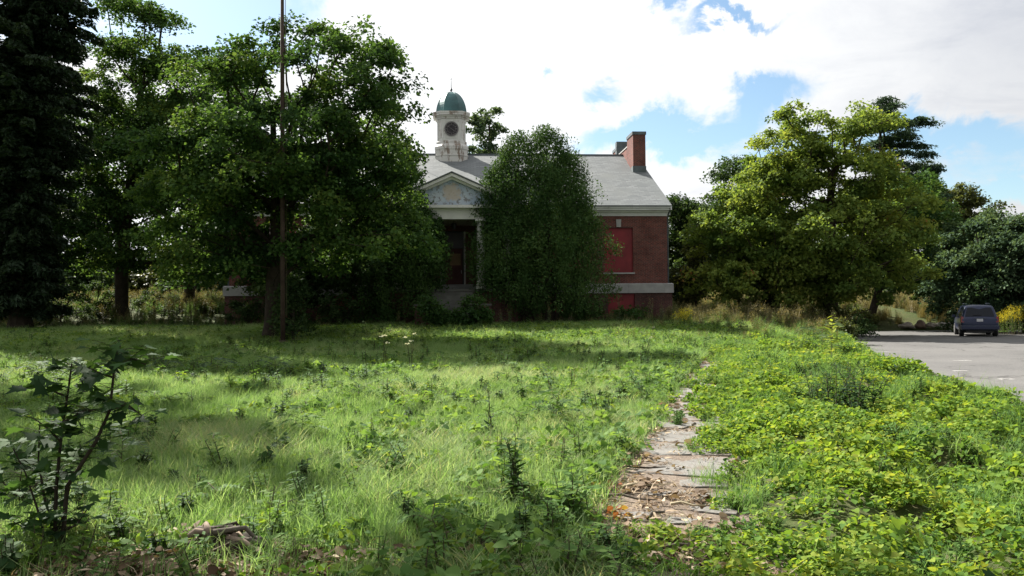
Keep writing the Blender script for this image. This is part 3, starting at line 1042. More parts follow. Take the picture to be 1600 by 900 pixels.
def branch_mesh(trunk_pts, trunk_r, tips, seed=0, rtip=.018, sides=5, expo=2.4, rise=.35):
    """grow limbs from the trunk line to every tip"""
    r = np.random.default_rng(seed + 99)
    pos = [np.array(p, float) for p in trunk_pts]
    par = [-1] + list(range(len(pos) - 1))
    axis_xy = np.array(trunk_pts[-1][:2])
    zmin = trunk_pts[1][2]
    order = np.argsort(np.linalg.norm(tips - np.array([axis_xy[0], axis_xy[1], 0]) * [1, 1, 0] - [0, 0, tips[:, 2].mean()], axis=1) + r.random(len(tips)) * .6)
    P_ = np.array(pos)
    plen = [0.0]
    for i in range(1, len(pos)): plen.append(plen[-1] * 1.0 + .25 * np.linalg.norm(pos[i] - pos[i - 1]))
    tipn = []
    nt = len(pos)
    for k in order:
        c = tips[k]
        d = c - P_
        dist = np.linalg.norm(d, axis=1)
        cost = dist + np.array(plen) * .25 + np.clip(P_[:, 2] - c[2] + rise * np.linalg.norm(d[:, :2], axis=1), 0, None) * 1.1
        cost[0] += 5
        j = int(np.argmin(cost))
        n = max(1, int(dist[j] / 1.0))
        prev = j
        st = P_[j]
        new = []
        for q_ in range(1, n + 1):
            f = q_ / n
            p = st + (c - st) * f
            p = p + np.array([0, 0, -1]) * math.sin(f * math.pi) * dist[j] * .07
            if q_ < n: p = p + r.normal(size=3) * .07
            new.append(p)
            par.append(prev)
            plen.append(plen[prev] + dist[j] / n)
            prev = len(par) - 1
        P_ = np.vstack([P_, np.array(new)])
        tipn.append(prev)
    N = len(P_)
    acc = np.zeros(N)
    for t_ in tipn: acc[t_] += rtip ** expo
    for i in range(N - 1, 0, -1):
        if acc[i] == 0: acc[i] = rtip ** expo
        acc[par[i]] += acc[i]
    rad = acc ** (1 / expo)
    sc = trunk_r / rad[1]
    rad = np.where(rad > 3 * rtip, 3 * rtip + (rad - 3 * rtip) * max(.05, (trunk_r - 3 * rtip) / max(rad[1] - 3 * rtip, .01)), rad)
    rad[0] = rad[1] * 1.45
    a = P_[np.array(par[1:])]
    b_ = P_[1:]
    ra = np.minimum(rad[np.array(par[1:])], rad[1:] * 1.35)
    ra[:nt - 1] = rad[np.array(par[1:nt])]
    rb = rad[1:]
    t_ = unit(b_ - a)
    ref = np.where(np.abs(t_[:, 2:3]) > .9, np.array([[1., 0, 0]]), np.array([[0, 0, 1.]]))
    u = unit(np.cross(t_, ref))
    v = np.cross(t_, u)
    ang = np.arange(sides) * 2 * np.pi / sides
    ca, sa = np.cos(ang)[None, :, None], np.sin(ang)[None, :, None]
    R0 = a[:, None] - t_[:, None] * ra[:, None, None] * .3 + (u[:, None] * ca + v[:, None] * sa) * ra[:, None, None]
    R1 = b_[:, None] + (u[:, None] * ca + v[:, None] * sa) * rb[:, None, None]
    n = len(a)
    V = np.concatenate([R0, R1], 1).reshape(-1, 3)
    i0 = np.arange(n)[:, None, None] * 2 * sides
    k = np.arange(sides)[None, :, None]
    k2 = (k + 1) % sides
    F = np.concatenate([i0 + k, i0 + k2, i0 + k2 + sides, i0 + k + sides], 2).reshape(-1, 4)
    return V, F


DENSE = 1.45


def make_tree(name, label, cat, base, ells, trunk, trunk_r, n_cl, per, leaf, mat, bark=None, seed=0, cl_r=.7, flat=.55,
              shell=.5, up=.8, group=None, aspect=.8, droop=.25, rise=.35, sides=5, extra=None, rtip=.018, bough=None):
    """base = world point, everything else relative to it"""
    if cat == 'tree': n_cl, leaf = int(n_cl * DENSE), leaf * 1.13
    root = empty(name, base)
    tag(root, label, cat, group)
    if cat == 'tree':
        # boughs first, kept apart from each other, then leaf clusters on each bough's drooping plate
        rb = np.random.default_rng(seed + 777)
        cand = sample_ell([(*e_[:3], e_[3] * 1.09, e_[4] * 1.09, e_[5] * 1.06, *e_[6:]) for e_ in ells], max(60, n_cl), shell, seed)
        cand = cand[cand[:, 2] > .8]
        rb.shuffle(cand)
        vol = sum(e_[3] * e_[4] * e_[5] for e_ in ells)
        br = bough or min(1.5, max(.8, .42 * vol ** (1 / 3)))
        keep = []
        for c_ in cand:
            if all(((c_[0] - k_[0]) ** 2 + (c_[1] - k_[1]) ** 2 + (1.7 * (c_[2] - k_[2])) ** 2) > (br * .86) ** 2 for k_ in keep):
                keep.append(c_)
            if len(keep) * 4.6 > n_cl: break
        keep = np.array(keep)
        nbough = len(keep)
        per_b = max(3, int(round(n_cl / nbough)))
        a_ = rb.random((nbough, per_b)) * 2 * np.pi
        q_ = np.sqrt(rb.random((nbough, per_b))) * br * rb.uniform(.65, 1.15, (nbough, 1))
        ctr_ = np.array([e_[:2] for e_ in ells]).mean(0)
        ow = keep[:, :2] - ctr_
        ow /= np.linalg.norm(ow, axis=1, keepdims=True) + .5
        ox_, oy_ = q_ * np.cos(a_), q_ * np.sin(a_)
        along = ox_ * ow[:, :1] + oy_ * ow[:, 1:]
        oz_ = rb.normal(size=q_.shape) * br * .13 - q_ ** 2 / br * .22 - along * .28
        tips = (keep[:, None] + np.stack([ox_, oy_, oz_], 2)).reshape(-1, 3)
        btint = np.repeat(rb.uniform(-.2, .2, nbough), per_b)
        sel = tips[:, 2] > .6
        tips, btint = tips[sel], btint[sel]
        cl_r = cl_r * .72
    else:
        tips = sample_ell(ells, n_cl, shell, seed)
        tips = tips[tips[:, 2] > .6]
        btint = np.zeros(len(tips))
    V, F = branch_mesh(trunk, trunk_r, tips, seed, sides=sides, rise=rise, rtip=rtip)
    link('trunk', np_mesh('trunk', V, F, smooth=True), M[bark or 'bark'], root)
    r = np.random.default_rng(seed + 5)
    n = len(tips)
    k = per
    ctint = r.random(n) * .3 + .2 + btint
    cs = r.uniform(.65, 1.3, n)
    d = r.normal(size=(n, k, 3)) * .62
    ln = np.linalg.norm(d, axis=2, keepdims=True)
    d = np.where(ln > 1.5, d / ln * 1.5, d)
    off = d * np.array([cl_r, cl_r, cl_r * flat]) * cs[:, None, None]
    # clumps arch down at their rim
    off[:, :, 2] -= (off[:, :, 0] ** 2 + off[:, :, 1] ** 2) * droop / cl_r
    ctr = np.array([e[:3] for e in ells]).mean(0)
    outw = unit(tips - ctr)
    cent = tips[:, None] + off
    nrm = r.normal(size=(n, k, 3)) * .6 + np.array([0, 0, up]) + outw[:, None] * .25
    nrm = unit(nrm.reshape(-1, 3))
    axl = (unit(off.reshape(-1, 3)) + r.normal(size=(n * k, 3)) * .5 + np.array([0, 0, -.3]))
    size = leaf * r.uniform(.6, 1.25, n * k)
    V, F = leaves_np(cent.reshape(-1, 3), nrm, axl, size, aspect)
    tint = np.repeat(ctint, k) + r.random(n * k) * .42 - .06
    top = np.clip((cent.reshape(-1, 3)[:, 2] - tips[:, 2].min()) / np.ptp(tips[:, 2]), 0, 1)
    tint = np.clip(tint, 0, 1)
    link('crown', np_mesh('crown', V, F, np.repeat(tint, 2)), M[mat], root)
    return root


def px_ells(spec, base, d):
    """crown lobes given as (px, py, half width px, half height px, depth offset m, depth radius m, weight)"""
    out = []
    for (px, py, hw, hh, dy, ry, *wt) in spec:
        dd = d + dy
        p = P(px, py, dd)
        s = dd / 1300
        out.append((p.x - base.x, dy, p.z - base.z, hw * s, ry, hh * s, *(wt or [1])))
    return out


def base_at(px, d):
    return on_ground(px, d, -.05)

print('setting done', round(time.time() - T0, 1))

# --- centre maple with two stems
b0 = base_at(422, 36)
e = px_ells([(400, 125, 64, 84, 0, 3.0), (540, 155, 84, 112, 0, 3.6, 1.2), (460, 230, 120, 90, -1, 3.8, 1.2), (580, 250, 68, 85, .5, 3.2), (330, 260, 90, 80, 0, 3.4), (420, 320, 140, 75, 0, 4.2, 1.1), (560, 335, 80, 70, 0, 3.2), (330, 360, 85, 50, 0, 3), (380, 405, 50, 30, 1, 2, .8), (480, 400, 40, 30, 1, 2, .8), (455, 150, 24, 40, 0, 2, .5)], b0, 36)
make_tree('maple_tree', 'dark maple with two stems standing on the lawn beside the flagpole', 'tree', b0, e,
          [(0, 0, 0), (.05, 0, .9), (.12, 0, 2.4), (.2, .1, 4.2), (.3, 0, 6), (.2, 0, 8), (.1, .1, 10)],   .30, 400, 150, .165, 'maple', seed=1, cl_r=.75, sides=7)
# --- left maple
b1 = base_at(190, 54)
e = px_ells([(222, 50, 38, 60, 0, 3), (210, 140, 78, 70, 0, 3.6), (165, 230, 85, 85, 0, 4), (240, 240, 85, 90, 0, 4.4), (130, 340, 80, 70, 0, 4), (230, 350, 110, 75, 0, 4.4), (280, 120, 45, 60, 0, 3, .6), (105, 395, 55, 38, 0, 3, .8), (255, 405, 55, 32, 0, 3, .8)], b1, 54)
make_tree('maple_tree', 'tall maple with a pointed crown left of the flagpole, next to the big spruce', 'tree', b1, e,
          [(0, 0, 0), (0, 0, 1), (0, 0, 3), (.2, 0, 6), (.6, 0, 9), (1.0, 0, 12), (1.2, 0, 15)], .42, 400, 130, .2, 'maple', seed=2, cl_r=.95, sides=7)
# --- third maple, thin top
b2 = base_at(296, 66)
e = px_ells([(318, 110, 30, 45, 0, 3, .5), (365, 100, 30, 40, 0, 2.4, .4), (300, 200, 70, 70, 0, 4, .6), (370, 210, 60, 90, 0, 4, .6), (320, 320, 90, 75, 0, 4.5), (390, 330, 70, 70, 0, 4), (335, 405, 60, 32, 0, 3, .8), (300, 160, 50, 50, 0, 3, .5)], b2, 66)
make_tree('maple_tree', 'thin-topped maple behind, between the tall left maple and the flagpole', 'tree', b2, e,
          [(0, 0, 0), (0, 0, 1.2), (.1, 0, 4), (.6, 0, 8), (1.2, 0, 12), (1.6, 0, 16)], .42, 280, 90, .24, 'maple', seed=3, cl_r=1.0, sides=6)
# --- young maple in front of the left wing, lighter
b3 = base_at(545, 46)
e = px_ells([(560, 350, 65, 60, 0, 2.2), (530, 400, 60, 50, 0, 2.2), (590, 330, 30, 40, 0, 1.8), (480, 420, 25, 45, 0, 1.5), (405, 405, 42, 34, 0, 1.6), (445, 425, 34, 34, 0, 1.5)], b3, 46)
make_tree('young_maple_tree', 'light green young maple in front of the left wing of the school', 'tree', b3, e,
          [(0, 0, 0), (0, 0, .8), (.1, 0, 2), (.1, 0, 3.5), (0, 0, 5)], .12, 150, 115, .19, 'green', seed=4, cl_r=.65)
# --- bush at the foot of the centre maple and flagpole
b4 = base_at(458, 34.6)
e = px_ells([(460, 500, 26, 36, 0, .9), (452, 455, 18, 40, 0, .7), (478, 515, 20, 18, 0, .8)], b4, 34.6)
make_tree('bush', 'dark leafy bush at the foot of the flagpole', 'bush', b4, e, [(0, 0, 0), (0, 0, .4), (0, 0, 1.2), (0, 0, 2)], .05, 45, 90, .13, 'green', seed=5, cl_r=.38)


def conifer(label, base, height, rmax, trunk_r, mat, seed, z0=2.5, spacing=.55, dens=1.0, droop=.35, name='spruce_tree', leaf=.3, ragged=.25, power=.8, group=None, lift=None):
    root = empty(name, base)
    tag(root, label, 'tree', group)
    r = np.random.default_rng(seed)
    tr = MB()
    tr.tube([(0, 0, -.2), (0, 0, .8), (.05, 0, height * .4), (0, .05, height * .75), (0, 0, height)], [trunk_r * 1.4, trunk_r, trunk_r * .7, trunk_r * .35, .03], 10)
    cents, nr, ax, tn = [], [], [], []
    z = z0
    while z < height - .2:
        f = 1 - (z - z0) / (height - z0)
        nb = int(r.integers(5, 8))
        for k in range(nb):
            a = r.random() * 6.283
            Lb = rmax * f ** power * r.uniform(1 - ragged, 1 + ragged * .5) * (1 if lift is None else .42 + .58 * float(ss(*lift, z))) + .15
            d = np.array([math.cos(a), math.sin(a), 0])
            npt = max(3, int(Lb / .45))
            pts = []
            for q_ in range(npt + 1):
                s_ = q_ / npt
                pts.append(np.array([0, 0, z + r.uniform(-.05, .05)]) + d * Lb * s_ + np.array([0, 0, Lb * (.10 * s_ - droop * s_ * s_ + .12 * s_ ** 4)]))
            if Lb > .8:
                tr.tube([tuple(p) for p in pts[::max(1, npt // 3)]], [max(.012, .045 * Lb / rmax * (1 - .7 * i / max(1, len(pts[::max(1, npt // 3)]) - 1)) + .008) for i in range(len(pts[::max(1, npt // 3)]))], 4)
            m_ = int(Lb * 26 * dens) + 6
            s_ = r.random(m_) ** .75
            pp = np.array(pts)
            ii = np.clip((s_ * npt), 0, npt - 1e-3)
            i0 = ii.astype(int)
            fr = (ii - i0)[:, None]
            c = pp[i0] * (1 - fr) + pp[i0 + 1] * fr
            side = np.array([-d[1], d[0], 0])
            wv = (r.random(m_) - .5) * 2
            c = c + side * (wv * .55 * (1.1 - s_ * .7) * min(1, Lb / 2))[:, None]
            c[:, 2] -= np.abs(wv) * .12 + r.random(m_) * .42 - .1
            cents.append(c)
            nr.append(r.normal(size=(m_, 3)) * .6 + np.array([0, 0, 1]) + d * .2)
            ax.append(d[None] * .7 + side[None] * wv[:, None] + np.array([0, 0, -.5]) + r.normal(size=(m_, 3)) * .2)
            tn.append(np.clip(r.random(m_) * .5 + r.random() * .45, 0, 1))
        z += spacing * r.uniform(.7, 1.3)
    tr.build('trunk', M['bark'], root)
    cents, nr, ax, tn = map(np.concatenate, (cents, nr, ax, tn))
    V, F = leaves_np(cents, unit(nr), ax, leaf * r.uniform(.6, 1.3, len(cents)), .42, .15)
    link('crown', np_mesh('crown', V, F, np.repeat(tn, 2)), M[mat], root)
    return root


bs = base_at(32, 44)
conifer('huge dark spruce at the left edge of the lawn, its top out of view', bs, 27, 5.0, .55, 'spruce', 21, z0=1.4, spacing=.24, dens=4.0, droop=.34, ragged=.4, leaf=.3, power=.42, lift=(5, 15))
bs2 = base_at(-75, 52)
conifer('second dark spruce behind the huge one at the left edge', bs2, 24, 5.6, .45, 'spruce', 22, z0=.8, spacing=.4, dens=2.2, leaf=.36, power=.5)


def cedar(label, base, stems, n_cl, per, seed, leaf=.13, mat='cedar'):
    """arborvitae: several flame-shaped leaders, (dx, dy, radius, height, z0)"""
    root = empty('arborvitae_tree', base)
    tag(root, label, 'tree', 'arborvitae beside the portico')
    r = np.random.default_rng(seed)
    tk = MB()
    C_, N_, A_, T_ = [], [], [], []
    tot = sum(s[2] * s[3] for s in stems)
    for (dx, dy, rad, hgt, z0) in stems:
        tk.tube([(dx * .25, dy * .25, -.2), (dx * .6, dy * .6, hgt * .25), (dx, dy, hgt * .6), (dx, dy, hgt * .95)], [.17, .13, .07, .015], 7)
        n = int(n_cl * rad * hgt / tot)
        t_ = r.random(n) ** .8
        z = z0 + t_ * (hgt - z0)
        prof = np.where(t_ < .28, .78 + .22 * np.sin(t_ / .28 * np.pi / 2), np.cos((t_ - .28) / .72 * np.pi / 2) ** .48)
        a = r.random(n) * 2 * np.pi
        rr_ = rad * prof * (r.random(n) ** .36) * (1 + .42 * (vnoise(a * 2.2, z * .9, 1.2, seed) - .5) * 2)
        c = np.stack([dx + rr_ * np.cos(a), dy + rr_ * np.sin(a), z], 1)
        out = np.stack([np.cos(a), np.sin(a), 0 * a], 1)
        o = np.clip(r.normal(size=(n, per, 3)), -1.5, 1.5) * np.array([.2, .2, .27])
        cc = c[:, None] + o + out[:, None] * .05
        nn = r.normal(size=(n, per, 3)) * .55 + out[:, None] * .5 + np.array([0, 0, .15])
        aa = out[:, None] * .6 + np.array([0, 0, .7]) + r.normal(size=(n, per, 3)) * .4
        C_.append(cc.reshape(-1, 3)); N_.append(nn.reshape(-1, 3)); A_.append(aa.reshape(-1, 3))
        T_.append(np.clip(np.repeat(r.random(n) * .4 + .2 + .5 * (vnoise(a * 1.4, z * .5, 1.0, seed + 3) - .5), per) + r.random(n * per) * .35, 0, 1))
        for q_ in range(14):
            zz_ = r.uniform(z0, hgt * .8); a_ = r.random() * 6.28
            tk.tube([(dx, dy, zz_), (dx + math.cos(a_) * rad * .7, dy + math.sin(a_) * rad * .7, zz_ + .7)], [.035, .01], 4)
    tk.build('trunk', M['bark'], root)
    C_, N_, A_, T_ = map(np.concatenate, (C_, N_, A_, T_))
    V, F = leaves_np(C_, unit(N_), A_, leaf * r.uniform(.6, 1.3, len(C_)), .6, .1)
    link('crown', np_mesh('crown', V, F, np.repeat(T_, 2)), M[mat], root)
    return root


bc = base_at(848, 46.4)
cedar('broad bushy arborvitae with several leaders right of the portico', bc,
      [(.3, 0, 2.6, 11.0, .8), (-1.3, .2, 2.1, 10.7, .8), (-2.1, .1, 1.7, 9.4, .8), (1.4, .1, 2.1, 9.6, .7), (2.0, -.3, 2.0, 7.2, .6), (-2.1, -.4, 1.7, 7.2, .8), (.4, -.6, 2.3, 8.8, .7), (-2.75, 0, 1.25, 8.6, 2.0)], 2900, 40, 31, .125)
bc2 = base_at(636, 45.8)
cedar('narrow dark arborvitae left of the portico', bc2, [(0, 0, 1.4, 9.3, .6), (-.9, .3, 1.3, 8.3, .6), (.85, 0, 1.15, 6.9, .6), (-1.7, 0, 1.3, 7.0, .6), (1.35, .1, .95, 6.0, .6)], 1500, 40, 32, .125)

# --- trees behind and right
def bg_tree(label, px, d, spec, n_cl, per, leaf, mat, seed, trunk_r=.25, th=5, name='deciduous_tree', **kw):
    b_ = base_at(px, d)
    e_ = px_ells(spec, b_, d)
    cz = float(np.mean([q_[2] for q_ in e_]))
    cx = float(np.mean([q_[0] for q_ in e_]))
    tr_ = [(0, 0, 0), (0, 0, .9)] + [(cx * f, 0, max(1.6, cz * 1.15 * f)) for f in (.3, .5, .7, .85, 1.0)]
    return make_tree(name, label, 'tree', b_, e_, tr_, trunk_r, n_cl, per, leaf, mat, seed=seed, **kw)


bg_tree('grey-green airy tree showing above the roof behind the cupola', 766, 84, [(762, 190, 27, 22, 0, 2.4), (778, 215, 24, 22, 0, 2.4), (752, 220, 16, 20, 0, 2), (768, 260, 40, 40, 0, 3)], 75, 75, .27, 'silver', 41, cl_r=.75, shell=.8)
bg_tree('bushy dark green tree right behind the right gable of the school', 1072, 66, [(1072, 345, 38, 42, 0, 3.0), (1085, 400, 36, 45, 0, 3.0), (1060, 420, 26, 50, 0, 2.5), (1090, 330, 25, 22, 0, 2)], 190, 100, .22, 'green', 42, cl_r=.8)
bg_tree('reddish brown-leaved small tree at the corner of the right gable', 1088, 57, [(1095, 400, 18, 45, 0, 1.2), (1075, 440, 18, 35, 0, 1.2)], 60, 60, .17, 'olive', 43, .1, cl_r=.5)
bg_tree('dark green tree between the gable and the yellow-green maple', 1155, 72, [(1155, 290, 34, 38, 0, 3), (1150, 345, 48, 48, 0, 3.4), (1140, 400, 40, 40, 0, 3)], 170, 90, .25, 'green', 44, cl_r=.9)
bg_tree('left half of the yellow-green maple clump, leaning over the weeds', 1200, 52, [(1185, 300, 48, 40, 0, 2.6), (1160, 365, 58, 50, 0, 3.0), (1215, 400, 70, 55, 0, 3.0), (1150, 430, 52, 35, 0, 2.6), (1235, 250, 40, 35, 0, 2.2, .8)], 270, 115, .19, 'maple_yellow', 45, .17, name='maple_tree', cl_r=.72)
bg_tree('large yellow-green maple standing at the corner of the parking lot', 1300, 51, [(1262, 200, 52, 34, 0, 2.4), (1318, 205, 48, 40, 0, 2.8), (1225, 200, 24, 24, 0, 1.6, .7), (1235, 255, 40, 30, 0, 2.2), (1330, 275, 55, 45, 0, 3.0, .8), (1282, 290, 60, 50, 0, 3.0, .35), (1365, 315, 52, 48, 0, 3.4), (1270, 375, 85, 55, 0, 4.0), (1385, 375, 52, 48, 0, 3.4), (1330, 425, 70, 36, 0, 4), (1285, 430, 60, 34, 0, 3)], 330, 120, .19, 'maple_yellow', 46, .36, name='maple_tree', cl_r=.75, sides=7)
bg_tree('dark green maple crowded behind the large yellow-green one', 1362, 63, [(1400, 330, 58, 55, 0, 3.4), (1340, 350, 55, 60, 0, 3), (1410, 400, 60, 50, 0, 3.4), (1440, 300, 28, 40, 0, 2)], 230, 105, .21, 'maple', 47, .3, name='maple_tree', cl_r=.8)
# tall pine
bp = base_at(1392, 76)
ee = []
rp = random.Random(8)
pine_sp = []
for (px, py, hw) in ((1370, 160, 20), (1385, 175, 22), (1395, 190, 26), (1420, 195, 22), (1370, 195, 26), (1405, 212, 34), (1380, 225, 34), (1425, 228, 26), (1440, 250, 20), (1400, 245, 40), (1375, 260, 36), (1430, 268, 26), (1445, 285, 20), (1400, 285, 50), (1440, 308, 26), (1380, 310, 50), (1430, 330, 40), (1385, 345, 50)):
    pine_sp.append((px + 6, py, hw * .9, 8, rp.uniform(-1.5, 1.5), hw * .05, 1))
e = px_ells(pine_sp, bp, 76)
tp = P(1372, 150, 76)
make_tree('pine_tree', 'tall blue-green pine with tiered branches above the yellow-green maple', 'tree', bp, e,
          [(0, 0, 0), (0, 0, 1.2)] + [((tp.x - bp.x) * f, 0, (tp.z - bp.z) * f) for f in (.2, .35, .5, .62, .74, .85, .94, 1)], .4, 210, 90, .34, 'pine', seed=48, bough=.85, cl_r=.95, flat=.3, aspect=.3, up=.9, droop=.1, rise=.1)
# ivy on the pine's foot
bi = base_at(1391, 74.5)
make_tree('ivy', 'pale green ivy wrapped round the foot of the pine trunk', 'ivy', bi, px_ells([(1390, 452, 6, 22, 0, .5), (1390, 480, 8, 14, 0, .5)], bi, 74.5), [(0, 0, 0), (0, 0, .5), (0, 0, 2)], .08, 30, 60, .16, 'silver', seed=49, cl_r=.35)
bg_tree('olive crowned tree standing alone against the sky at right', 1490, 88, [(1490, 315, 34, 28, 0, 3), (1525, 330, 20, 18, 0, 2), (1475, 350, 40, 40, 0, 3), (1510, 370, 40, 40, 0, 3)], 160, 80, .27, 'olive', 50, cl_r=.95)
bg_tree('grey-green leafy tree behind the van', 1530, 56, [(1545, 375, 48, 42, 0, 2.6), (1510, 420, 44, 45, 0, 2.6), (1560, 430, 50, 45, 0, 2.6), (1508, 466, 22, 34, 0, 2)], 260, 100, .19, 'silver', 51, cl_r=.7)
bg_tree('grey-green tree at the right edge of the lot', 1605, 54, [(1600, 385, 40, 48, 0, 2.6), (1620, 430, 50, 50, 0, 2.6), (1590, 460, 30, 40, 0, 2)], 220, 100, .19, 'silver', 52, cl_r=.7)
bg_tree('bright green shrubby tree left of the grey-green tree beyond the boulders', 1468, 66, [(1470, 415, 30, 36, 0, 2), (1455, 440, 26, 28, 0, 1.6), (1480, 460, 20, 30, 0, 1.6)], 90, 90, .19, 'green', 53, .12, cl_r=.6)
far = [(315, 84, 405, 60), (-60, 95, 330, 90), (60, 80, 400, 60), (120, 84, 395, 60), (235, 92, 405, 62), (330, 98, 410, 70), (430, 100, 380, 80), (1115, 100, 350, 60), (1210, 104, 360, 60), (1290, 110, 380, 60), (1400, 104, 400, 50), (1460, 106, 380, 60), (1560, 110, 360, 60), (1660, 100, 350, 80), (1740, 90, 340, 90)]
wh = ['filling the gap behind the trunk of the thin-topped maple', 'beyond the big spruce, far left', 'seen between the spruce and the left maple, nearer the spruce', 'directly left of the left maple trunk, behind', 'behind, between the two left maple trunks', 'behind the thin-topped maple', 'behind the left wing of the school', 'in the gap right of the school, far back', 'behind the left half of the yellow-green maple clump', 'behind the large yellow-green maple', 'behind the foot of the pine', 'behind the bright green shrubby tree', 'far behind the van', 'beyond the right edge of the lot', 'outermost right beyond the lot']
for k, (px, d, top, hw) in enumerate(far):
    mid = (top + 490) / 2
    bg_tree('bushy tree ' + wh[k], px, d, [(px, top + 40, hw * .7, 38, 0, 3.5), (px - hw * .4, mid + 8, hw * .6, (480 - top) / 3, 0, 3.5), (px + hw * .4, mid + 12, hw * .6, (480 - top) / 3, 0, 3.5), (px, 462, hw, 25, 0, 3)],
            120, 60, .42, ('green', 'olive', 'green')[k % 3], 60 + k, .2, cl_r=1.15)

# --- two trees left of the view whose high boughs shade the foreground
def side_tree(label, x, y, ells, n_cl, per, leaf, seed, trunk_h, mat='maple'):
    b_ = Vector((x, y, float(H(x, y)) - .05))
    e_ = [(a - x, b2 - y, c, d1, d2, d3) for (a, b2, c, d1, d2, d3) in ells]
    tr_ = [(0, 0, 0), (0, 0, 1)] + [(0, 0, trunk_h * f) for f in (.3, .5, .7, .85, 1)]
    return make_tree('maple_tree', label, 'tree', b_, e_, tr_, .35, n_cl, per, leaf, mat, seed=seed, cl_r=.8, sides=6)


side_tree('tall maple just outside the left edge whose top boughs hang into the upper left corner', -20.5, 25.5,
          [(-19.3, 25.5, 15.2, 3.6, 3.2, 2.0), (-21, 26, 16.5, 4.6, 3.6, 3.2), (-22, 25, 12, 3.6, 3.4, 2.6)], 170, 90, .2, 80, 14)
side_tree('maple left of the camera whose boughs shade the foreground', -12.0, 8.6,
          [(-8.6, 11.3, 8.9, 2.6, 1.2, 1.4), (-5.2, 11.4, 8.8, 2.3, 1.0, 1.2), (-10.5, 9.5, 9.6, 2.4, 2.0, 2.0), (-12, 7.5, 7, 2.4, 2.4, 2)], 130, 90, .17, 81, 8)

print('trees done', round(time.time() - T0, 1))

# --- far brick building at the right
p = P(1345, 470, 97)
zb = float(H(p.x, 97))
fb = empty('brick_building', (p.x, 97, zb), R(3))
tag(fb, 'low dark brick building glimpsed under the maple boughs at right', 'building')
q = MB()
wx = [(-9 + 3 * k, -7.6 + 3 * k) for k in range(7)]
wall_plane(q, -11, 13, 0, 3.6, 0, [(a, b_, 1.2, 2.7) for a, b_ in wx])
for sx in (-11, 13):
    q.add([(sx, 0, 0), (sx, 9, 0), (sx, 9, 3.6), (sx, 0, 3.6)], [(0, 1, 2, 3)])
q.add([(-11, 9, 0), (13, 9, 0), (13, 9, 3.6), (-11, 9, 3.6)], [(0, 1, 2, 3)])
q.build('wall', M['brick'], fb)
for a, b_ in wx:
    wn = MB().box(a + .01, b_ - .01, .12, .16, 1.2, 2.7).build('window', M['car_glass'], fb)
    MB().box(a - .05, b_ + .05, -.05, .11, 1.12, 1.198).build('window_sill', M['stone'], wn)
q = MB()
slab_roof(q, (-11.4, -.5, 3.6), (13.4, -.5, 3.6), (13.4, 4.5, 5.6), (-11.4, 4.5, 5.6))
slab_roof(q, (-11.4, 9.5, 3.6), (13.4, 9.5, 3.6), (13.4, 4.502, 5.6), (-11.4, 4.502, 5.6))
q.build('roof', M['slate'], fb)

# ------------------------------------------------------------------ minivan
VD = 48.2
vp = P(1502, 520, VD)
van = empty('minivan', (vp.x, VD, -.238), R(-23))
tag(van, 'dark blue minivan parked at the far side of the lot, seen from behind', 'minivan')
HW = .96
# local frame: x to the right with 0 at the rear left corner, y forward
def van_ring(y, zt, zbelt, wr, zlow=.32, wl=1.0):
    """closed section at station y: zt roof height, wr roof half width"""
    h = HW * wl
    pts = [(-h * .9, zlow), (-h * .985, zlow + .12), (-h, .62), (-h * .99, zbelt * .86), (-h * .965, zbelt)]
    pts += [(-(wr + (h * .965 - wr) * .55), zbelt + (zt - zbelt) * .52), (-wr, zbelt + (zt - zbelt) * .9), (-wr * .86, zt - (zt - zbelt) * .02), (-wr * .4, zt + .012), (0, zt + .018)]
    r_ = [(x, y, z_) for x, z_ in pts] + [(-x, y, z_) for x, z_ in pts[-2::-1]]
    return [(x + HW, y_, z_) for x, y_, z_ in r_]
q = MB()
q.rings([van_ring(.02, .93, .86, .80, .42, .93), van_ring(.05, .99, .92, .84, .38, .97), van_ring(.10, 1.08, .97, .84, .34, .99), van_ring(.2, 1.30, .99, .79, .32), van_ring(.33, 1.58, .99, .74, .32), van_ring(.40, 1.67, .99, .72, .32), van_ring(.55, 1.715, .99, .72, .32), van_ring(1.3, 1.74, .99, .73, .3), van_ring(2.6, 1.73, .97, .73, .3),
         van_ring(3.2, 1.66, .96, .70, .3), van_ring(3.6, 1.42, .96, .72, .3), van_ring(4.05, 1.12, .95, .78, .3), van_ring(4.5, .98, .86, .76, .3, .97), van_ring(4.75, .86, .76, .70, .32, .9), van_ring(4.85, .62, .55, .62, .36, .8)])
body = q.build('body', M['car'], van, smooth=True)
# rear glass follows the slope of the tailgate
def on_rear(x, t_):   # t_ 0..1 from the belt to the roof
    y = .12 + t_ * .25
    z_ = 1.10 + t_ * .50
    return (HW + x, y - .035, z_)
q = MB()
g0 = [on_rear(-.74, .0), on_rear(.74, .0), on_rear(.68, .5), on_rear(.60, .96), on_rear(-.60, .96), on_rear(-.68, .5)]
g1 = [(a, b_ + .03, c) for a, b_, c in g0]
q.rings([g1, g0])
q.build('rear_window', M['car_glass'], van)
MB().tube([on_rear(.1, .06), (HW + .05, .07, 1.16), (HW - .35, .075, 1.2)], .012, 5).build('rear_wiper', M['black'], van)
q = MB().rings([[(HW - .97, -.09, .40), (HW + .97, -.09, .40), (HW + .97, -.09, .60), (HW - .97, -.09, .60)], [(HW - .99, .35, .38), (HW + .99, .35, .38), (HW + .99, .35, .62), (HW - .99, .35, .62)]])
q.build('rear_bumper', M['car'], van, bevel=.03)
MB().box(HW - .94, HW + .94, -.098, -.091, .575, .60).build('bumper_strip', M['chrome'], van)
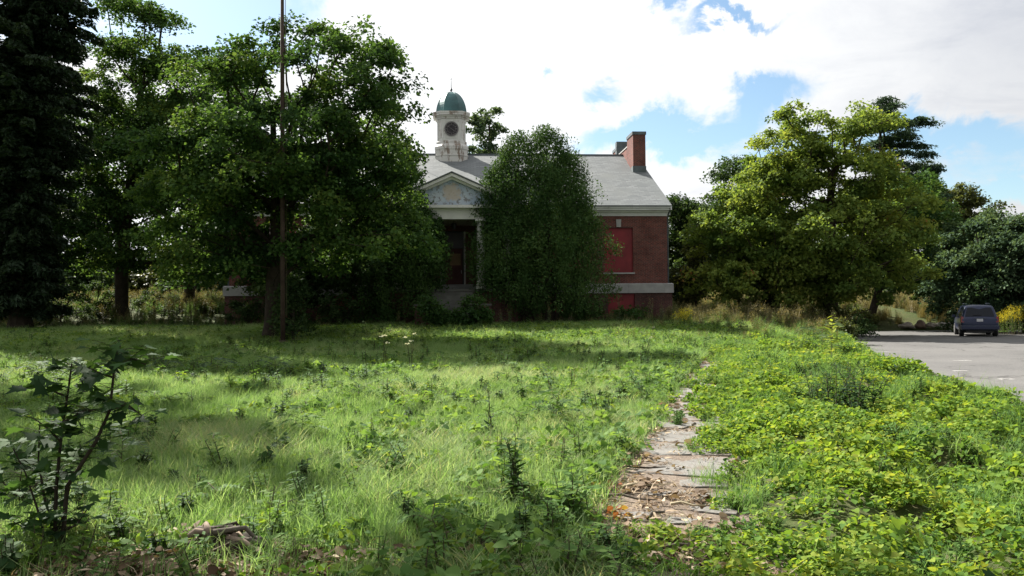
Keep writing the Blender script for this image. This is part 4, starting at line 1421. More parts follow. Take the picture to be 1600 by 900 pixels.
for sx in (-1, 1):
    q = MB().rings([[(HW + sx * .965, .03, .78), (HW + sx * .80, .005, .78), (HW + sx * .82, .06, 1.06), (HW + sx * .93, .10, 1.12)],
                    [(HW + sx * .985, .22, .78), (HW + sx * .80, .1, .78), (HW + sx * .82, .2, 1.06), (HW + sx * .955, .24, 1.12)]])
    q.build('tail_light', M['tail'], van)
MB().box(HW - .16, HW + .16, -.012, .012, .82, .97).build('licence_plate', M['plate'], van)
MB().box(HW - .3, HW + .3, .0, .03, .985, 1.01).build('tailgate_handle', M['chrome'], van)
for (y0, y1) in ((.5, 1.45), (1.52, 2.4), (2.47, 3.25)):
    for sx in (-1, 1):
        def sp(y, f): 
            h, wr = HW * .965, .73
            return (HW + sx * (h + (wr - h) * f * .82 + .012), y, 1.02 + f * .52)
        q = MB()
        g0 = [sp(y0, 0.02), sp(y1, 0.02), sp(y1 - .04, 1), sp(y0 + .1, 1)]
        g1 = [(a - sx * .02, b_, c) for a, b_, c in g0]
        q.rings([g1, g0])
        q.build('side_window', M['car_glass'], van)
for sx in (-1, 1):
    MB().box(HW + sx * 1.06 - .09, HW + sx * 1.06 + .09, 3.15, 3.3, 1.02, 1.18).build('mirror', M['car'], van, bevel=.02)
    MB().tube([(HW + sx * .6, .7, 1.78), (HW + sx * .62, 1.5, 1.80), (HW + sx * .6, 2.5, 1.79)], .02, 6).build('roof_rail', M['chrome'], van)
for (wx_, wy) in ((.1, .95), (1.82, .95), (.1, 3.85), (1.82, 3.85)):
    wheel = empty('wheel', (wx_, wy, .33))
    wheel.parent = van
    def wring(r_, x0): return [(x0, r_ * math.cos(2 * math.pi * k / 24), r_ * math.sin(2 * math.pi * k / 24)) for k in range(24)]
    MB().rings([wring(.30, -.12), wring(.335, -.10), wring(.34, 0), wring(.335, .10), wring(.30, .12)]).build('tyre', M['tyre'], wheel, smooth=False)
    MB().rings([wring(.19, -.13), wring(.2, -.125), wring(.2, .125), wring(.19, .13)]).build('rim', M['rim'], wheel)
MB().box(.25, 1.67, .1, 4.4, .22, .36).build('underbody', M['black'], van)
MB().tube([(HW + .5, -.1, .28), (HW + .5, .6, .28)], .035, 8).build('exhaust', M['black'], van)

van.scale = (1, 1, 1.06)

# ------------------------------------------------------------------ plant prototypes (not linked to the scene)
def leafset(specs, seed):
    pass


def proto(name, parts):
    """parts: list of (V, F(tri), tint, material)"""
    V, F, T_, MI, mats = [], [], [], [], []
    o = 0
    for (v, f, tn, mt) in parts:
        if mt not in mats: mats.append(mt)
        V.append(v); F.append(f + o); T_.append(tn); MI.append(np.full(len(f), mats.index(mt)))
        o += len(v)
    me = np_mesh(name, np.concatenate(V), np.concatenate(F), np.concatenate(T_))
    for mt in mats: me.materials.append(mt)
    me.polygons.foreach_set('material_index', np.concatenate(MI).astype(np.int32))
    return bpy.data.objects.new(name, me)


def blades(n, spread, hgt, width, seed, lean=.5, tlo=0, thi=1):
    r = np.random.default_rng(seed)
    a = r.random(n) * 2 * np.pi
    rad = spread * np.sqrt(r.random(n))
    base = np.stack([rad * np.cos(a), rad * np.sin(a), np.zeros(n) - .02], 1)
    h = hgt * r.uniform(.5, 1.15, n)
    la = r.random(n) * 2 * np.pi
    ln = lean * h * r.uniform(.2, 1.2, n)
    d = np.stack([np.cos(la), np.sin(la), 0 * la], 1)
    s = np.stack([-np.sin(la), np.cos(la), 0 * la], 1)
    wv = width * r.uniform(.6, 1.3, n)
    up_ = np.array([0, 0, 1.])
    m1 = base + up_ * (h * .55)[:, None] + d * (ln * .3)[:, None]
    tp_ = base + up_ * (h * .95)[:, None] + d * ln[:, None]
    V = np.stack([base - s * wv[:, None] / 2, base + s * wv[:, None] / 2, m1 + s * wv[:, None] * .4, m1 - s * wv[:, None] * .4, tp_], 1).reshape(-1, 3)
    i = np.arange(n)[:, None] * 5
    F = np.concatenate([i + [[0, 1, 2]], i + [[0, 2, 3]], i + [[3, 2, 4]]], 1).reshape(-1, 3)
    return V, F, np.repeat(np.clip(tlo + (thi - tlo) * r.random(n), 0, 1), 3)


def leaf_poly(n_pts, lobes=None):
    """outline in x (width) y (length), fan from the base mid"""
    return np.array(lobes)


HEART = [(0, 0), (.28, -.06), (.48, .12), (.46, .42), (.26, .78), (0, 1.0), (-.26, .78), (-.46, .42), (-.48, .12), (-.28, -.06)]
LANCE = [(0, 0), (.16, .25), (.17, .5), (.09, .8), (0, 1), (-.09, .8), (-.17, .5), (-.16, .25)]
MAPLE = [(0, 0), (.22, .02), (.42, -.06), (.36, .16), (.62, .3), (.38, .42), (.42, .6), (.2, .56), (0, 1.0), (-.2, .56), (-.42, .6), (-.38, .42), (-.62, .3), (-.36, .16), (-.42, -.06), (-.22, .02)]


def shaped(cent, nrm, axl, size, outline, fold=.22, curl=.15):
    axl = axl - nrm * np.sum(axl * nrm, 1, keepdims=True)
    axl = unit(axl)
    sd_ = np.cross(axl, nrm)
    ol = np.array(outline)
    k = len(ol)
    n = len(cent)
    x, y = ol[:, 0], ol[:, 1]
    h = np.abs(x) * fold - (y ** 2) * curl
    V = cent[:, None] + size[:, None, None] * (sd_[:, None] * x[None, :, None] + axl[:, None] * y[None, :, None] + nrm[:, None] * h[None, :, None])
    mid = cent + size[:, None] * (axl * .45 - nrm * .03)
    V = np.concatenate([V, mid[:, None]], 1).reshape(-1, 3)
    i = np.arange(n)[:, None, None] * (k + 1)
    a = np.arange(k)[None, :, None]
    F = np.concatenate([i + (a + 1) % k, i + a, np.broadcast_to(i + k, (n, k, 1))], 2).reshape(-1, 3)
    return V, F, k


def leaf_cloud(n, spread, hgt, size, seed, outline, up=.9, tlo=.1, thi=.95, dome=True, stem=True, zmin=.03):
    r = np.random.default_rng(seed)
    a = r.random(n) * 2 * np.pi
    rad = np.sqrt(r.random(n))
    z = hgt * (1 - .55 * rad ** 2 if dome else 1) * r.random(n) ** .5 + zmin
    c = np.stack([spread * rad * np.cos(a), spread * rad * np.sin(a), z], 1)
    nrm = unit(r.normal(size=(n, 3)) * .45 + np.array([0, 0, up]))
    out = np.stack([np.cos(a), np.sin(a), 0 * a - .35], 1)
    axl = out + r.normal(size=(n, 3)) * .6
    V, F, k = shaped(c, nrm, axl, size * r.uniform(.55, 1.25, n), outline)
    tn = np.repeat(np.clip(tlo + (thi - tlo) * r.random(n), 0, 1), k)
    return V, F, tn


def stems(pts_list, rad, seed=0):
    """thin three-sided stems; each a list of points"""
    V, F = [], []
    o = 0
    for pts in pts_list:
        pts = np.array(pts, float)
        m_ = len(pts)
        for i, p_ in enumerate(pts):
            rr_ = rad * (1 - .6 * i / max(1, m_ - 1))
            for k in range(3):
                V.append(p_ + rr_ * np.array([math.cos(2.094 * k), math.sin(2.094 * k), 0]))
        for i in range(m_ - 1):
            for k in range(3):
                k2 = (k + 1) % 3
                a, b_, c, d = o + i * 3 + k, o + i * 3 + k2, o + i * 3 + 3 + k2, o + i * 3 + 3 + k
                F += [(a, b_, c), (a, c, d)]
        o += 3 * m_
    return np.array(V), np.array(F), np.full(len(F), .4)


def upright(n_stem, hgt, spread, leaf, outline, seed, per=14, droop=.3, head=None, mat='forb', start=.12, lean=.25, stem_mat='twig', tint=(.1, .9)):
    """weed with leafy stems"""
    r = np.random.default_rng(seed)
    parts, cs, ns, as_, sz = [], [], [], [], []
    sl_, heads = [], []
    for s in range(n_stem):
        a = r.random() * 6.28
        b_ = np.array([math.cos(a), math.sin(a), 0]) * spread * .3 * r.random()
        la = r.random() * 6.28
        ld = np.array([math.cos(la), math.sin(la), 0]) * lean * r.random()
        h = hgt * r.uniform(.65, 1.1)
        pts = [b_ + ld * h * f * f + np.array([0, 0, h * f]) for f in (0, .35, .7, 1)]
        sl_.append(pts)
        for k in range(per):
            f = start + (1 - start) * (k + r.random() * .5) / per
            p_ = b_ + ld * h * f * f + np.array([0, 0, h * f])
            a2 = k * 2.4 + r.random() * .6
            out = np.array([math.cos(a2), math.sin(a2), .35 - droop])
            cs.append(p_); as_.append(out); ns.append(np.array([-out[0] * .3, -out[1] * .3, 1.]) + r.normal(size=3) * .25)
            sz.append(leaf * (1.15 - .6 * f) * r.uniform(.7, 1.2))
        heads.append(pts[-1])
    V, F, k = shaped(np.array(cs), unit(np.array(ns)), np.array(as_), np.array(sz), outline)
    tn = np.repeat(np.clip(r.uniform(*tint, len(cs)), 0, 1), k)
    parts.append((V, F, tn, M[mat]))
    parts.append((*stems(sl_, .006 + hgt * .003), M[stem_mat]))
    if head:
        hm, hs, hn, hh = head
        C_ = []
        for p_ in heads:
            C_.append(p_ + r.normal(size=(hn, 3)) * np.array([hs, hs, hh]) - np.array([0, 0, hh * .6]))
        C_ = np.concatenate(C_)
        V, F = leaves_np(C_, unit(r.normal(size=C_.shape)), r.normal(size=C_.shape), np.full(len(C_), .035) * r.uniform(.6, 1.4, len(C_)), .7)
        parts.append((V, F, np.repeat(r.random(len(C_)), 2), M[hm]))
    return parts


def compound(n_frond, ln, leaflet, seed, hgt=.3, mat='forb', pairs=9, stem_mat='twig', tint=(.3, 1), z0=0.0, tilt=.8):
    """pinnate leaves arching from one stem (sumac, locust)"""
    r = np.random.default_rng(seed)
    cs, ns, as_, sz, sl_ = [], [], [], [], []
    sl_.append([(0, 0, -.03), (0, 0, hgt * .5), (0.01, 0, hgt)])
    for f_ in range(n_frond):
        a = f_ * 2.39 + r.random() * .4
        d = np.array([math.cos(a), math.sin(a), 0])
        s = np.array([-d[1], d[0], 0])
        z_ = hgt * (.35 + .65 * f_ / max(1, n_frond - 1))
        L_ = ln * r.uniform(.7, 1.1)
        pts = []
        for q_ in range(pairs + 1):
            t_ = q_ / pairs
            p_ = np.array([0, 0, z_]) + d * L_ * t_ + np.array([0, 0, L_ * (tilt * t_ - .95 * t_ * t_)])
            pts.append(p_)
            if q_ == 0: continue
            tl = 1 - abs(t_ - .45) * .9
            for sg in (-1, 1):
                cs.append(p_); as_.append(s * sg + d * .35 + np.array([0, 0, -.15])); ns.append(np.array([0, 0, 1.]) + r.normal(size=3) * .2 - d * .3)
                sz.append(leaflet * tl * r.uniform(.85, 1.1))
        sl_.append(pts[::max(1, pairs // 3)])
    V, F, k = shaped(np.array(cs), unit(np.array(ns)), np.array(as_), np.array(sz), LANCE, fold=.15)
    tn = np.repeat(np.clip(r.uniform(*tint, len(cs)), 0, 1), k)
    return [(V, F, tn, M[mat]), (*stems(sl_, .006), M[stem_mat])]


def rnd_parts(fn, *a, mat=None, **k):
    return [(*fn(*a, **k), M[mat])]


def scatter(name, label, protos, pos, rot, scl, idx):
    """one stuff object: instances of the prototypes on points"""
    col = bpy.data.collections.new(name + '_kinds')
    base = protos[0][0]
    obs = []
    for i, (nm, parts) in enumerate(protos):
        o = proto(nm, parts)
        col.objects.link(o)
        obs.append(o)
    order = sorted(range(len(obs)), key=lambda i: obs[i].name)
    remap = np.zeros(len(obs), int)
    for new, old in enumerate(order): remap[old] = new
    idx = remap[idx]
    me = bpy.data.meshes.new(name)
    n = len(pos)
    me.vertices.add(n)
    me.vertices.foreach_set('co', np.ascontiguousarray(pos, dtype=np.float32).ravel())
    a = me.attributes.new('turn', 'FLOAT_VECTOR', 'POINT'); a.data.foreach_set('vector', np.ascontiguousarray(rot, dtype=np.float32).ravel())
    a = me.attributes.new('size', 'FLOAT', 'POINT'); a.data.foreach_set('value', np.ascontiguousarray(scl, dtype=np.float32))
    a = me.attributes.new('which', 'INT', 'POINT'); a.data.foreach_set('value', np.ascontiguousarray(idx, dtype=np.int32))
    ob = link(name, me, None)
    tag(ob, label, kind='stuff')
    ng = bpy.data.node_groups.new(name + '_scatter', 'GeometryNodeTree')
    ng.interface.new_socket('Geometry', in_out='INPUT', socket_type='NodeSocketGeometry')
    ng.interface.new_socket('Geometry', in_out='OUTPUT', socket_type='NodeSocketGeometry')
    gi, go = ng.nodes.new('NodeGroupInput'), ng.nodes.new('NodeGroupOutput')
    ip = ng.nodes.new('GeometryNodeInstanceOnPoints')
    ci = ng.nodes.new('GeometryNodeCollectionInfo')
    ci.inputs[0].default_value = col
    ci.inputs[1].default_value = True
    ci.inputs[2].default_value = True
    def named(nm, typ):
        nd = ng.nodes.new('GeometryNodeInputNamedAttribute')
        nd.data_type = typ
        nd.inputs[0].default_value = nm
        return next(s for s in nd.outputs if s.enabled and s.name == 'Attribute')
    l_ = ng.links
    l_.new(gi.outputs[0], ip.inputs['Points'])
    l_.new(ci.outputs[0], ip.inputs['Instance'])
    ip.inputs['Pick Instance'].default_value = True
    l_.new(named('which', 'INT'), ip.inputs['Instance Index'])
    l_.new(named('turn', 'FLOAT_VECTOR'), ip.inputs['Rotation'])
    l_.new(named('size', 'FLOAT'), ip.inputs['Scale'])
    l_.new(ip.outputs[0], go.inputs[0])
    md = ob.modifiers.new('scatter', 'NODES')
    md.node_group = ng
    return ob


def field(x0, x1, y0, y1, dens, dmax=None, seed=0, margin=2.0):
    """points in the rectangle, kept where the camera or a step beside it could see them; dens(x,y) per m2"""
    r = np.random.default_rng(seed)
    out = []
    for ya in np.arange(y0, y1, 2.0):
        yb = min(ya + 2.0, y1)
        hw = .66 * yb + margin
        a, b_ = max(x0, -hw), min(x1, hw)
        if b_ <= a: continue
        n = int((b_ - a) * (yb - ya) * dmax)
        x = r.uniform(a, b_, n)
        y = r.uniform(ya, yb, n)
        keep = r.random(n) * dmax < dens(x, y)
        out.append(np.stack([x[keep], y[keep]], 1))
    return np.concatenate(out)


def finish(xy, zoff=0.0, seed=0, smin=.7, smax=1.3, tilt=.12):
    r = np.random.default_rng(seed + 1)
    n = len(xy)
    z = H(xy[:, 0], xy[:, 1]) + zoff
    pos = np.stack([xy[:, 0], xy[:, 1], z], 1)
    rot = np.stack([r.normal(size=n) * tilt, r.normal(size=n) * tilt, r.random(n) * 6.283], 1)
    return pos, rot, r.uniform(smin, smax, n)


# zone masks ------------------------------------------------------
def in_path(x, y):
    """1 where the walkway shows bare"""
    u = (x - path_left(y)) / PATH_W
    wob_ = (fbm(x, y, 1.4, 12) - .5) * .55
    right = np.interp(y, [4, 5.9, 6.3, 7.2, 7.6, 7.9, 8.2, 9.2, 9.6, 10.4, 12, 15, 18, 24, 30], [0, 0, .8, .9, .9, .8, 1.0, 1.0, .45, .72, .66, .58, .72, .72, .3])
    left = np.interp(y, [4, 6, 7, 9, 12, 20], [.1, .02, 0, .0, .03, .08])
    bands = .22 * np.sin(y * 3.3 + 1.1) * ss(8.8, 12, y)
    return ((u > left + wob_ * .35) & (u < right + wob_ * .5 + bands) & (y > 5.95) & (y < 29)) * 1.0


def lit_zone(x, y):
    """bare, leaf-strewn ground near the camera"""
    a_ = ss(.44, .54, fbm(x, y, 1.3, 83)) * ss(6.7, 5.7, y) * (x < 1.6)
    s_ = 1 - ss(.35, .6, np.hypot(x + 1.85, y - 5.45))
    return np.maximum(a_, s_)


def lawn_zone(x, y):
    return ((x < path_left(y) + .1) | (y > 31)) & (y < 44.5) & (x < lot_edge(y) - 1)


def vine_zone(x, y):
    return ((x > path_left(y) + .05) & (x < lot_edge(y) + .25) & (y < 36)) * 1.0


def off_building(x, y):
    c, s = math.cos(YAW), math.sin(YAW)
    dx, dy = x + 3.57, y - 50
    u, v = dx * c + dy * s, -dx * s + dy * c
    return ~(((np.abs(u) < L + .4) & (v > -.4) & (v < DEP + .5)) | ((np.abs(u) < 3.8) & (v > -4.5) & (v < 0)) | ((np.abs(u) < 2.1) & (v > -7.8) & (v < -4)))


# lawn grass
grass_protos = [('grass_tuft', [(*blades(46, .15, .20, .0065, s, lean=l_, tlo=lo2, thi=hi2), M['grass'])]) for s, l_, lo2, hi2 in ((1, .8, .2, .7), (2, 1.1, .3, .85), (3, .6, .1, .6), (4, 1.3, .5, 1.0))]
def dens(x, y):
    lush = fbm(x, y, .5, 2)
    return (1 - .85 * lit_zone(x, y)) * lawn_zone(x, y) * (1 - in_path(x, y)) * np.where(y < 12, 80, np.where(y < 22, 58, 34)) * np.clip(.45 + lush * 1.1, .3, 1.2)
xy = field(-40, 16, 4.2, 44.5, dens, 96, 1)
pos, rot, scl = finish(xy, 0, 1, .6, 1.25, .15)
scl *= np.interp(xy[:, 1], [5, 20, 44], [.95, 1.3, 1.9]) * (.75 + .5 * fbm(xy[:, 0], xy[:, 1], .4, 21))
r_ = np.random.default_rng(3)
straw = fbm(xy[:, 0], xy[:, 1], .33, 30)
idx = np.where((straw > .6) & (r_.random(len(xy)) < .6), 3, r_.integers(0, 3, len(xy)))
scatter('grass', 'light green unmown grass on the lawn left of the path', grass_protos, pos, rot, scl, idx)
print('grass', len(xy), round(time.time() - T0, 1))

# low leafy weeds in the lawn
lv = lambda n, sp_, h, s, sd2, ol, mat='forb', **k: [(*leaf_cloud(n, sp_, h, s, sd2, ol, **k), M[mat])]
weed_protos = [
    ('lawn_weed', lv(26, .16, .16, .065, 11, HEART)),
    ('lawn_weed', lv(34, .20, .13, .05, 12, HEART, mat='vine', tlo=.1, thi=.7)),
    ('lawn_weed', upright(3, .30, .12, .11, LANCE, 13, per=13)),
    ('lawn_weed', compound(5, .26, .07, 14, .14)),
    ('lawn_weed', upright(4, .22, .14, .07, HEART, 15, per=9, mat='forb_dark')),
    ('lawn_weed', lv(20, .15, .08, .075, 16, MAPLE, mat='vine', tlo=.2, thi=.9)),
]
def dens(x, y):
    pch = ss(.40, .62, fbm(x, y, .45, 40))
    edge = ss(2.2, .2, path_left(y) - x) * (y < 30)
    farb = ss(31, 36, y) * ss(-14, -4, x)
    fg = ss(6.3, 5.2, y)
    return (1 - .6 * lit_zone(x, y)) * lawn_zone(x, y) * (1 - in_path(x, y)) * (1.6 + pch * 11 + edge * 10 + farb * 22 + fg * 20)
xy = field(-40, 16, 4.0, 44.5, dens, 44, 5)
pos, rot, scl = finish(xy, 0, 5, .6, 1.4, .2)
farm = ss(30, 36, xy[:, 1])
scl *= np.interp(xy[:, 1], [5, 20, 44], [.9, 1.25, 1.6])
r_ = np.random.default_rng(6)
u_ = r_.random(len(xy))
pn = fbm(xy[:, 0], xy[:, 1], .5, 50) + (u_ - .5) * .35
idx = np.digitize(pn, [.36, .46, .53, .58, .66])
idx = np.where((farm > .4) & (u_ < .75), 1, idx)
scatter('lawn_weeds', 'leafy low weeds growing in patches through the lawn', weed_protos, pos, rot, scl, idx)
print('weeds', len(xy), round(time.time() - T0, 1))

# vine cover right of the path
vine_protos = [
    ('vine_clump', lv(80, .24, .20, .055, 31, HEART, mat='vine', tlo=.15, thi=.85)),
    ('vine_clump', lv(90, .24, .24, .05, 32, HEART, mat='vine', tlo=.3, thi=1.0)),
    ('vine_clump', lv(84, .24, .18, .048, 33, HEART, mat='vine', tlo=0, thi=.55)),
    ('vine_clump', lv(60, .24, .25, .068, 34, HEART, mat='vine', tlo=.25, thi=.8) + lv(30, .2, .3, .05, 38, LANCE, mat='vine', tlo=.1, thi=.6)),
    ('vine_clump', upright(5, .34, .2, .10, LANCE, 35, per=16, mat='forb')),
    ('vine_clump', [(*blades(70, .2, .36, .007, 36, lean=1.0, tlo=0, thi=.5), M['grass'])]),
]
def dens(x, y):
    mid = ss(2.5, 0, np.abs(x - 4.6)) * ss(9, 6, y)
    onp_ = in_path(x, y) * ss(9.3, 11, y) * 4 * (fbm(x, y, 1.1, 19) > .5)
    return vine_zone(x, y) * ((1 - in_path(x, y)) * np.where(y < 16, 30, 22) * (1 - .3 * mid) + onp_)
xy = field(-2, 18, 4.0, 36, dens, 32, 7, 3.0)
pos, rot, scl = finish(xy, -.02, 7, .6, 1.2, .25)
scl *= np.interp(xy[:, 1], [5, 20, 34], [.8, 1.15, 1.45])
r_ = np.random.default_rng(8)
k_ = fbm(xy[:, 0], xy[:, 1], .55, 60) + (r_.random(len(xy)) - .5) * .3
idx = np.digitize(k_, [.42, .55, .64])
gz = fbm(xy[:, 0], xy[:, 1], .7, 66)
idx = np.where((gz > .51) & (r_.random(len(xy)) < .6), np.where(r_.random(len(xy)) < .55, 5, 4), idx)
nearp = (xy[:, 0] - path_left(xy[:, 1])) / PATH_W
scl = np.where(nearp < 1.2, scl * .8, scl)
scatter('vine_cover', 'dense yellow-green vines covering the bank between the path and the parking lot', vine_protos, pos, rot, scl, idx)
print('vine', len(xy), round(time.time() - T0, 1))

# tall weeds in front of and right of the school
tall_protos = [
    ('tall_weed', upright(6, .95, .4, .14, LANCE, 51, per=20, mat='forb', head=('dry', .05, 26, .09))),
    ('tall_weed', upright(7, .85, .4, .12, LANCE, 52, per=18, mat='olive', head=('dry', .07, 34, .08), tint=(.2, .8))),
    ('tall_weed', upright(7, 1.0, .45, .10, LANCE, 53, per=14, mat='dry', head=('dry', .06, 30, .12), stem_mat='stalk')),
    ('tall_weed', upright(5, .7, .4, .15, HEART, 54, per=14, mat='green')),
    ('tall_weed', [(*blades(110, .25, .9, .012, 55, lean=.5, tlo=.3, thi=1.0), M['dry'])]),
    ('tall_weed', [(*blades(110, .25, .75, .012, 56, lean=.6, tlo=.1, thi=.8), M['grass'])]),
]
def dens(x, y):
    right = ss(6.5, 10, x - (y - 44) * .35 + 1) * ss(28.5, 34, y) * ss(64, 58, y) * (x < lot_edge(np.clip(y, 0, 60)) - .4)
    front = ss(43.2, 44.6, y) * (y < 51.5) * (x > -32) * (x < 14)
    left = ss(-19, -22, x) * ss(44, 47, y) * (y < 75) * .4
    far_ = (y > 63.2) * (y < 100) * (x > 10) * .55
    behind = (y > 55) * (x > 9) * (x < 24) * (y < 90) * .5
    drive = ~((np.abs(x - (y - 60) * .1 - 30.6) < 1.2) & (y < 75))
    return np.clip(np.maximum.reduce([right, front * .8, left, far_, behind]), 0, 1) * 3.4 * off_building(x, y) * drive
xy = field(-48, 75, 33, 100, dens, 3.6, 9)
pos, rot, scl = finish(xy, -.03, 9, .7, 1.25, .08)
dk = (xy[:, 1] < 51.5) & (xy[:, 0] < 9)
scl = np.where(dk, scl * .62, scl * np.where(xy[:, 1] > 44, 1.2, 1.0))
scl = np.where((xy[:, 1] > 60) & (xy[:, 0] > 15), scl * .95, scl)
scl *= (.6 + .8 * fbm(xy[:, 0], xy[:, 1], .3, 71))
r_ = np.random.default_rng(10)
k_ = fbm(xy[:, 0], xy[:, 1], .25, 70) + (r_.random(len(xy)) - .5) * .4
idx = np.digitize(k_, [.36, .48, .60, .68, .76])
idx = np.array([3, 0, 1, 5, 2, 4])[idx]
idx = np.where(dk & (r_.random(len(xy)) < .8), np.where(r_.random(len(xy)) < .5, 3, 0), idx)
nr_ = (xy[:, 1] < 41.5) & (xy[:, 0] > 3)
idx = np.where(nr_ & (r_.random(len(xy)) < .75), np.array([0, 3, 5])[r_.integers(0, 3, len(xy))], idx)
scl = np.where(nr_, scl * .72, scl)
fr = (xy[:, 1] > 60) & (xy[:, 0] > 12)
idx = np.where(fr & (r_.random(len(xy)) < .6), np.where(r_.random(len(xy)) < .6, 4, 2), idx)
scatter('tall_weeds', 'tall brownish weeds along the school wall, round the big maple and on the rough ground behind the lot', tall_protos, pos, rot, scl, idx)
print('tall', len(xy), round(time.time() - T0, 1))

# litter: dead leaves, chips and twigs on the path and in the foreground
lit_protos = [
    ('dead_leaves', [(*leaf_cloud(16, .14, .03, .06, 61, HEART, up=1.4, tlo=0, thi=1, zmin=.005), M['litter'])]),
    ('dead_leaves', [(*leaf_cloud(14, .14, .03, .07, 62, LANCE, up=1.4, tlo=.2, thi=1, zmin=.005), M['litter'])]),
    ('dead_leaves', [(*blades(26, .15, .05, .009, 63, lean=5, tlo=.3, thi=1), M['litter'])]),
    ('dead_leaves', [(*leaf_cloud(12, .12, .05, .05, 64, HEART, up=1.0, tlo=0, thi=1, zmin=.01), M['red'])]),
]
def dens(x, y):
    u = (x - path_left(y)) / PATH_W
    lw_ = ss(.75, .2, u + (fbm(x, y, 1.5, 81) - .5) * .8)
    slabby = ss(6.2, 7.4, y)
    pth_ = in_path(x, y) * (np.where(y < 7.9, 50, 9) * (.25 + .75 * lw_)) * (x > path_left(y) - .2)
    fgx = lit_zone(x, y) * 60
    lf = ss(7.0, 5.8, y) * ss(-.8, -1.8, x) * 12
    edge = ((u > -.25) & (u < .12) & (y > 6.2) & (y < 11)) * 16
    return np.maximum.reduce([pth_, fgx, lf, edge])
xy = field(-8, 9, 4.0, 28, dens, 64, 11)
pos, rot, scl = finish(xy, .015, 11, .6, 1.3, .15)
onp = in_path(xy[:, 0], xy[:, 1]) > .5
pos[:, 2] = np.where(onp, Hb(xy[:, 0], xy[:, 1]) + .03, pos[:, 2])
r_ = np.random.default_rng(12)
u = (xy[:, 0] - path_left(xy[:, 1])) / PATH_W
idx = r_.integers(0, 3, len(xy))
idx = np.where((u > -.3) & (u < .1) & (xy[:, 1] > 6.2) & (r_.random(len(xy)) < .4), 3, idx)
idx = np.where(onp & (u > .15) & (xy[:, 1] < 8) & (r_.random(len(xy)) < .35), 2, idx)
scatter('leaf_litter', 'dead leaves, straw and chips strewn on the path and the near ground', lit_protos, pos, rot, scl, idx)
print('litter', len(xy), round(time.time() - T0, 1))


# ------------------------------------------------------------------ single plants
def plant(name, label, cat, loc, parts, rz=0.0, scale=1.0, group=None, leafname='foliage'):
    root = empty(name, loc, rz)
    root.scale = (scale,) * 3
    tag(root, label, cat, group)
    for (v, f, tn, mt) in parts:
        nm = 'stem' if mt in (M['twig'], M['stalk'], M['bark']) else ('flower_head' if mt in (M['dry'], M['yellow_flower'], M['flower_white']) else leafname)
        me = np_mesh(nm, v, f, tn)
        me.materials.append(mt)
        link(nm, me, None, root)
    return root


def gp_(px, py, lift=0.0):
    """ground point seen at a pixel (march along the ray)"""
    for d in np.arange(4.0, 90, .1):
        p_ = P(px, py, d)
        if p_.z <= float(H(p_.x, d)) + lift:
            return Vector((p_.x, d, float(H(p_.x, d))))
    return Vector((p_.x, d, float(H(p_.x, d))))


plant('leafy_weed', 'upright dark green leafy weed in the lawn left of the path', 'weed', gp_(803, 800), upright(7, .62, .3, .15, LANCE, 201, per=20, mat='forb_dark', tint=(.3, 1), lean=.35))
plant('leafy_weed', 'wide bright leafy weed touching the left edge of the path', 'weed', gp_(893, 832), upright(12, .42, .55, .17, LANCE, 202, per=14, mat='forb', tint=(.2, .9), lean=.6))
plant('leafy_weed', 'low spreading weed between the upright dark weed and the path', 'weed', gp_(860, 850), upright(9, .3, .5, .13, LANCE, 203, per=12, mat='forb', lean=.6))
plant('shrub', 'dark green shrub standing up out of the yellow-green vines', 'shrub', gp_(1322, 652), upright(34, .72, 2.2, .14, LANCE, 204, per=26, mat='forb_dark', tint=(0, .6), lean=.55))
plant('sumac_seedling', 'pale tree seedling with long feathered leaves at the far end of the vines', 'seedling', gp_(1285, 556, .2), compound(9, 1.3, .26, 205, 1.0, pairs=12, mat='green', tint=(.6, 1)))
plant('sumac_seedling', 'yellow-leaved upright seedling beside the pale feathered one', 'seedling', gp_(1298, 560, .2), upright(2, 1.5, .2, .3, LANCE, 206, per=16, mat='vine', tint=(.6, 1), lean=.15))
plant('sumac_seedling', 'seedling with feathered leaves in the middle of the lawn, left of centre', 'seedling', gp_(472, 690), compound(7, .5, .12, 207, .35, pairs=11, tint=(.4, 1)))
plant('sumac_seedling', 'seedling with feathered leaves in the sunny lawn right of centre', 'seedling', gp_(870, 668), compound(8, .55, .12, 208, .4, pairs=11, mat='forb_dark', tint=(.5, 1)))
plant('sumac_seedling', 'feathered seedling standing next to the foreground maple sapling', 'seedling', gp_(190, 745), compound(7, .42, .11, 209, .38, pairs=10, mat='silver', tint=(.5, 1)))
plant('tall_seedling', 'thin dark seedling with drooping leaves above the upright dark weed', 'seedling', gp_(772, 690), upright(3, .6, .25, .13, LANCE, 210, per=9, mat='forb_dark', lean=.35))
where = [(200, 590, 'at the left, in the first sunlit strip'), (340, 590, 'below the gap between the left maples'), (60, 600, 'at the far left of the sunlit strip'), (430, 590, 'just below the flagpole bush'), (255, 588, 'between two other ferny seedlings on the left'), (120, 592, 'left of the maple sapling top')]
for k, (px, py, wt) in enumerate(where):
    plant('ferny_seedling', 'ferny seedling with arching leaves ' + wt, 'seedling', gp_(px, py), compound(8, .75, .17, 220 + k, .4, pairs=12, mat='silver', tint=(.4, 1)), group='ferny seedlings in the left lawn')
